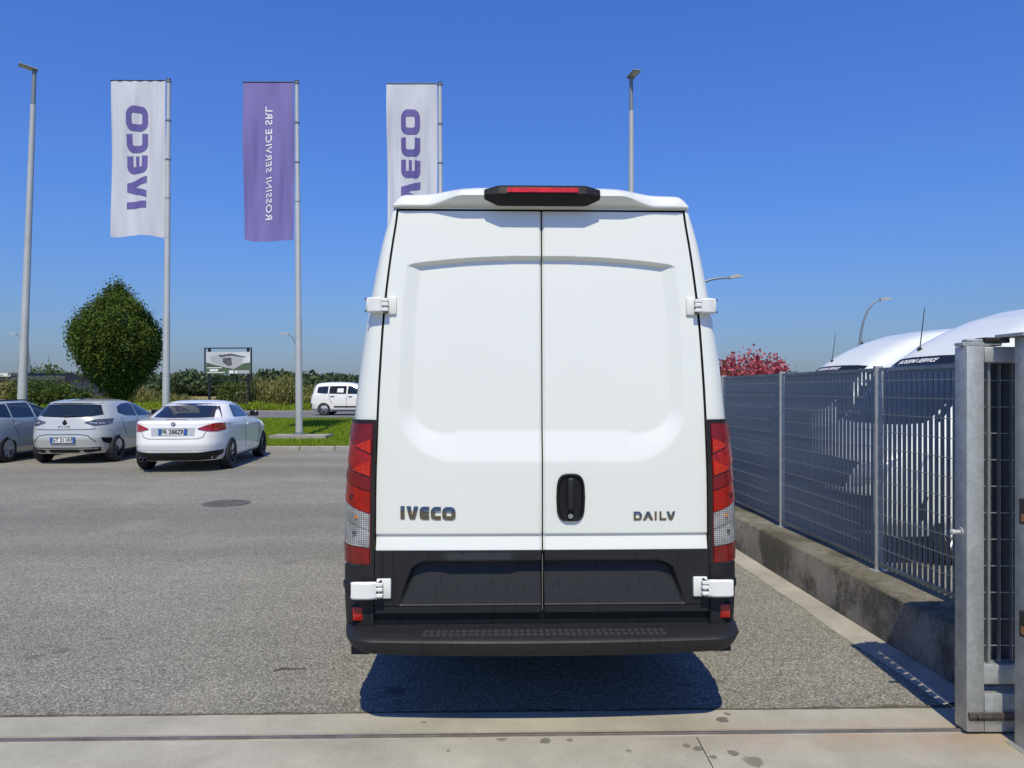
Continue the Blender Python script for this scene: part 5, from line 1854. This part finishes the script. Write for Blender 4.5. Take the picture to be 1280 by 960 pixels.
MB().box(-.05, .05, pw.y - .02, pw.y + .03, 1.045, 1.09, .01).tube((0, pw.y - .01, 1.07), (.32, pw.y - .0, 1.085), .012, .007, 8).build("rear_wiper", M["black_rubber"], k2)

k2.scale = (1.03, 1.03, 1.03)

# --- blue-silver estate
c3 = Car([(.20, -2.10, 2.10, .82, 5), (.32, -2.24, 2.2, .885, 5), (.58, -2.29, 2.26, .905, 5.5), (.80, -2.27, 2.2, .905, 5.5), (.94, -2.24, 1.95, .895, 5.5), (1.02, -2.21, 1.35, .88, 5), (1.06, -2.19, 1.1, .865, 5),
          (1.22, -2.08, .68, .785, 5), (1.35, -1.95, .33, .71, 4.5), (1.42, -1.85, .1, .64, 4), (1.465, -1.6, -.15, .50, 3.4), (1.48, -1.2, -.4, .3, 2.6), (1.485, -.95, -.6, .15, 2.2)])
k3 = empty("parked_car", (-12.85, 18.9, 0), R(3), "blue-silver estate car with black roof rails parked next to the silver hatchback", "car")
WH = [(.79, -1.34), (-.79, -1.34), (.79, 1.34), (-.79, 1.34)]
c3.body(k3, M["car_blue"], WH, .325)
for (wx, wy) in WH: wheel(k3, wx, wy, .325, .21, M["alloy"], 1 if wx > 0 else -1, 8)
for sd in (-1, 1):
    c3.patch("side_window", "side", [(-2.0, 1.15), (-1.7, 1.08), (-1.22, 1.06)], [(-1.85, 1.27), (-1.6, 1.36), (-1.18, 1.385)], M["glass"], k3, sd=sd)
    c3.patch("side_window", "side", [(-1.16, 1.06), (-.7, 1.05), (-.30, 1.05)], [(-1.12, 1.39), (-.7, 1.40), (-.28, 1.40)], M["glass"], k3, sd=sd)
    c3.patch("side_window", "side", [(-.22, 1.05), (.4, 1.045), (.88, 1.05)], [(-.20, 1.40), (.1, 1.36), (.42, 1.24)], M["glass"], k3, sd=sd)
    c3.line("door_gap", "side", [(-.26, 1.03), (-.30, .6), (-.28, .36)], k3, sd=sd)
    c3.line("door_gap", "side", [(.88, 1.0), (.90, .6), (.84, .36)], k3, sd=sd)
    c3.line("door_gap", "side", [(-1.19, 1.03), (-1.10, .8), (-.96, .62)], k3, sd=sd)
    c3.patch("door_handle", "side", [(-.2, .875), (0, .875)], [(-.2, .90), (0, .90)], M["car_blue"], k3, .03, sd=sd)
    c3.patch("door_handle", "side", [(-1.12, .885), (-.92, .885)], [(-1.12, .91), (-.92, .91)], M["car_blue"], k3, .03, sd=sd)
    rp_ = [(sd * (c3.at(1.40)[2] - .10), y, 1.43 + .035 * (1 - abs((y + .75) / 1.0) ** 4)) for y in [-1.72 + 1.9 * q / 12 for q in range(13)]]
    MB().path(rp_, .016, 8).build("roof_rail", M["black_rubber"], k3, True)
    mirror_door(c3, k3, .78, 1.03, M["car_blue"], sd)
    c3.patch("tail_lamp", "rear", [(sd * .60, .86), (sd * .86, .86)], [(sd * .58, 1.02), (sd * .85, 1.02)], M["car_lens_red"], k3, .01)
    c3.patch("headlight", "front", [(sd * .5, .66), (sd * .82, .70)], [(sd * .5, .76), (sd * .80, .82)], M["car_lens_clear"], k3, .008)
c3.patch("rear_window", "rear", [(-.68, 1.08), (0, 1.07), (.68, 1.08)], [(-.58, 1.36), (0, 1.38), (.58, 1.36)], M["glass"], k3)
c3.patch("windscreen", "front", [(-.70, 1.09), (0, 1.08), (.70, 1.09)], [(-.58, 1.38), (0, 1.40), (.58, 1.38)], M["glass"], k3)

# --- white people carrier on the road
c4 = Car([(.20, -1.85, 1.85, .78, 5), (.33, -2.0, 2.0, .85, 5), (.60, -2.04, 2.04, .865, 5.5), (.85, -2.0, 1.95, .865, 5.5), (1.0, -1.97, 1.6, .85, 5.5), (1.07, -1.95, 1.35, .84, 5), (1.30, -1.88, .85, .78, 5), (1.48, -1.8, .5, .72, 4.5), (1.58, -1.68, .25, .65, 4), (1.63, -1.45, 0, .5, 3.4), (1.655, -1.1, -.4, .3, 2.6), (1.66, -.85, -.6, .15, 2.2)])
p0 = at(391, 500, 37.6)
k4 = empty("people_carrier", (p0.x + 2.04, 37.6, ROAD_Z + .012), R(-90), "white people carrier driving along the road behind the lawn", "car")
WH = [(.77, -1.27), (-.77, -1.27), (.77, 1.27), (-.77, 1.27)]
c4.body(k4, M["car_white"], WH, .32)
for (wx, wy) in WH: wheel(k4, wx, wy, .32, .2, M["alloy"], 1 if wx > 0 else -1, 5)
for sd in (-1, 1):
    c4.patch("side_window", "side", [(-1.62, 1.12), (-1.3, 1.08), (-1.08, 1.08)], [(-1.58, 1.40), (-1.3, 1.44), (-1.05, 1.45)], M["glass"], k4, sd=sd)
    w_ = c4.patch("side_window", "side", [(-1.02, 1.08), (-.6, 1.07), (-.17, 1.07)], [(-.98, 1.45), (-.6, 1.46), (-.15, 1.46)], M["glass"], k4, sd=sd)
    if sd > 0: c4.patch("window_sticker", "side", [(-.62, 1.14), (-.30, 1.14)], [(-.60, 1.33), (-.30, 1.34)], M["print_white"], w_, .016, sd=sd)
    c4.patch("side_window", "side", [(-.10, 1.07), (.5, 1.06), (1.0, 1.07)], [(-.08, 1.46), (.2, 1.43), (.6, 1.28)], M["glass"], k4, sd=sd)
    c4.line("door_gap", "side", [(-.13, 1.05), (-.17, .6), (-.15, .34)], k4, .014, sd=sd)
    c4.line("door_gap", "side", [(-1.05, 1.05), (-.98, .8), (-.85, .6)], k4, .014, sd=sd)
    c4.patch("door_moulding", "side", [(-.78, .40), (.8, .40)], [(-.78, .47), (.8, .47)], M["black_rubber"], k4, .015, sd=sd)
    c4.patch("door_handle", "side", [(-.95, .93), (-.75, .93)], [(-.95, .96), (-.75, .96)], M["black_rubber"], k4, .03, sd=sd)
    c4.patch("door_handle", "side", [(-.06, .92), (.14, .92)], [(-.06, .95), (.14, .95)], M["black_rubber"], k4, .03, sd=sd)
    c4.patch("tail_lamp", "side", [(-1.97, 1.02), (-1.86, 1.02)], [(-1.93, 1.30), (-1.84, 1.32)], M["car_lens_red"], k4, .01, sd=sd)
    c4.patch("sill_trim", "side", [(-.9, .21), (.9, .21)], [(-.9, .26), (.9, .26)], M["black_rubber"], k4, .01, sd=sd)
    c4.patch("bumper_trim", "side", [(-1.99, .38), (-1.9, .36)], [(-1.995, .62), (-1.92, .6)], M["black_rubber"], k4, .01, sd=sd)
c4.patch("rear_window", "rear", [(-.66, 1.1), (0, 1.09), (.66, 1.1)], [(-.58, 1.45), (0, 1.47), (.58, 1.45)], M["glass"], k4)
c4.patch("windscreen", "front", [(-.68, 1.1), (0, 1.09), (.68, 1.1)], [(-.58, 1.5), (0, 1.52), (.58, 1.5)], M["glass"], k4)

# ---------------------------------------------------------------- white vans behind the fence
c5 = Car([(.30, -2.9, 2.8, .93, 9), (.45, -3.0, 2.97, .99, 8), (.70, -3.0, 3.0, 1.0, 7), (.95, -3.0, 2.93, 1.0, 6.5), (1.12, -3.0, 2.78, .99, 6), (1.25, -3.0, 2.48, .975, 6), (1.36, -3.0, 2.12, .955, 6),
          (1.75, -3.0, 1.72, .885, 6), (2.06, -2.98, 1.40, .83, 6), (2.15, -2.97, 1.25, .835, 6), (2.30, -2.96, 1.02, .82, 6), (2.45, -2.95, .72, .80, 5.5), (2.60, -2.93, .36, .77, 5), (2.72, -2.9, -.05, .72, 4.6), (2.80, -2.85, -.55, .62, 4.2), (2.845, -2.7, -1.1, .45, 3.6), (2.855, -2.4, -1.5, .22, 3)])


def fence_van(cx, cy, th, label):
    fwd = Vector((-sin(th), cos(th), 0))
    k = empty("panel_van", (cx - fwd.x * 1.4, cy - fwd.y * 1.4, 0), th, label, "van", "white vans parked behind the grating fence")
    WH = [(.86, -1.6), (-.86, -1.6), (.86, 1.95), (-.86, 1.95)]
    c5.body(k, M["van_white"], WH, .36)
    for (wx, wy) in WH: wheel(k, wx, wy, .36, .22, M["alloy"], 1 if wx > 0 else -1, 6)
    c5.patch("windscreen", "front", [(-.86, 1.44), (-.4, 1.385), (0, 1.375), (.4, 1.385), (.86, 1.44)], [(-.72, 2.03), (-.4, 2.045), (0, 2.05), (.4, 2.045), (.72, 2.03)], M["glass"], k)
    sv_ = c5.patch("sun_strip", "front", [(-.735, 2.035), (-.4, 2.05), (0, 2.055), (.4, 2.05), (.735, 2.035)], [(-.70, 2.115), (-.4, 2.14), (0, 2.148), (.4, 2.14), (.70, 2.115)], M["plastic_dark"], k, .006)
    me = text_mesh("ROSSINI SERVICE", .0, .062, 1.15, .002)
    for q in me.vertices:
        q.co = c5.front(.22 - q.co.x, 2.092 - .03 * ((.22 - q.co.x) / .7) ** 2 + q.co.y, .010)
    me.materials.append(M["print_white"]); link("strip_lettering", me, None, sv_)
    c5.line("roof_bead", "front", [(-.5, 2.2), (-.45, 2.6)], k, .012, m=M["van_white"])
    g_ = c5.patch("grille", "front", [(-.56, .78), (0, .76), (.56, .78)], [(-.62, 1.02), (0, 1.06), (.62, 1.02)], M["black_gloss"], k, .01)
    for q in range(3):
        c5.patch("grille_bar", "front", [(-.55, .82 + .07 * q), (.55, .82 + .07 * q)], [(-.55, .84 + .07 * q), (.55, .84 + .07 * q)], M["plastic"], g_, .022, 2)
    c5.patch("bumper", "front", [(-.96, .36), (-.5, .33), (.5, .33), (.96, .36)], [(-.97, .70), (-.5, .72), (.5, .72), (.97, .70)], M["plastic"], k, .03)
    mb_ = None
    for sd in (-1, 1):
        c5.patch("headlight", "front", [(sd * .64, .80), (sd * .95, .86)], [(sd * .66, 1.0), (sd * .93, 1.10)], M["car_lens_clear"], k, .015)
        c5.patch("side_window", "side", [(.62, 1.38), (1.2, 1.36), (1.80, 1.37)], [(.62, 2.0), (1.0, 2.0), (1.28, 1.93)], M["glass"], k, sd=sd)
        c5.line("door_gap", "side", [(.52, 2.1), (.50, 1.2), (.52, .5)], k, .014, sd=sd)
        c5.line("door_gap", "side", [(1.45, 1.35), (1.50, 1.2), (1.5, .8)], k, .014, sd=sd)
        c5.patch("side_moulding", "side", [(-2.6, .55), (1.4, .55)], [(-2.6, .68), (1.4, .68)], M["plastic"], k, .02, sd=sd)
        pm = c5.side(1.62, 1.4, sd, 0)
        x0_, x1_ = sorted((pm.x + sd * .06, pm.x + sd * .26))
        mr = MB().box(x0_, x1_, 1.60, 1.72, 1.36, 1.78, .04, 3).build("door_mirror", M["black_rubber"], k, True)
        MB().tube((pm.x - sd * .03, 1.62, 1.42), (pm.x + sd * .1, 1.66, 1.45), .025, n=8).build("mirror_arm", M["black_rubber"], mr)
        pw_ = c5.front(sd * .3, 1.40, .015); pe_ = c5.front(sd * .3 - .5, 1.50, .02)
        MB().tube(pw_, pe_, .011, .008, 6).build("wiper", M["black_rubber"], k)
    pa = c5.front(.45, 2.235, 0)
    MB().tube(pa, pa + Vector((.03, -.10, .52)), .007, .004, 6).lathe([(.03, -.01), (.025, .02), (.012, .035)], 12, origin=pa).build("antenna", M["black_rubber"], k)
    pl_ = c5.front(0, .52, .04)
    MB().box(-.26, .26, pl_.y - .01, pl_.y + .006, .47, .58).build("plate_holder", M["black_frame"], k)
    return k


k_ = fence_van(4.66, 8.3, R(105), "white panel van with dark sun strip just behind the grating fence beside the gate")
k_.scale = (1, 1, .975)
k_ = fence_van(5.75, 13.25, R(105), "white panel van parked beyond the other van behind the grating fence")
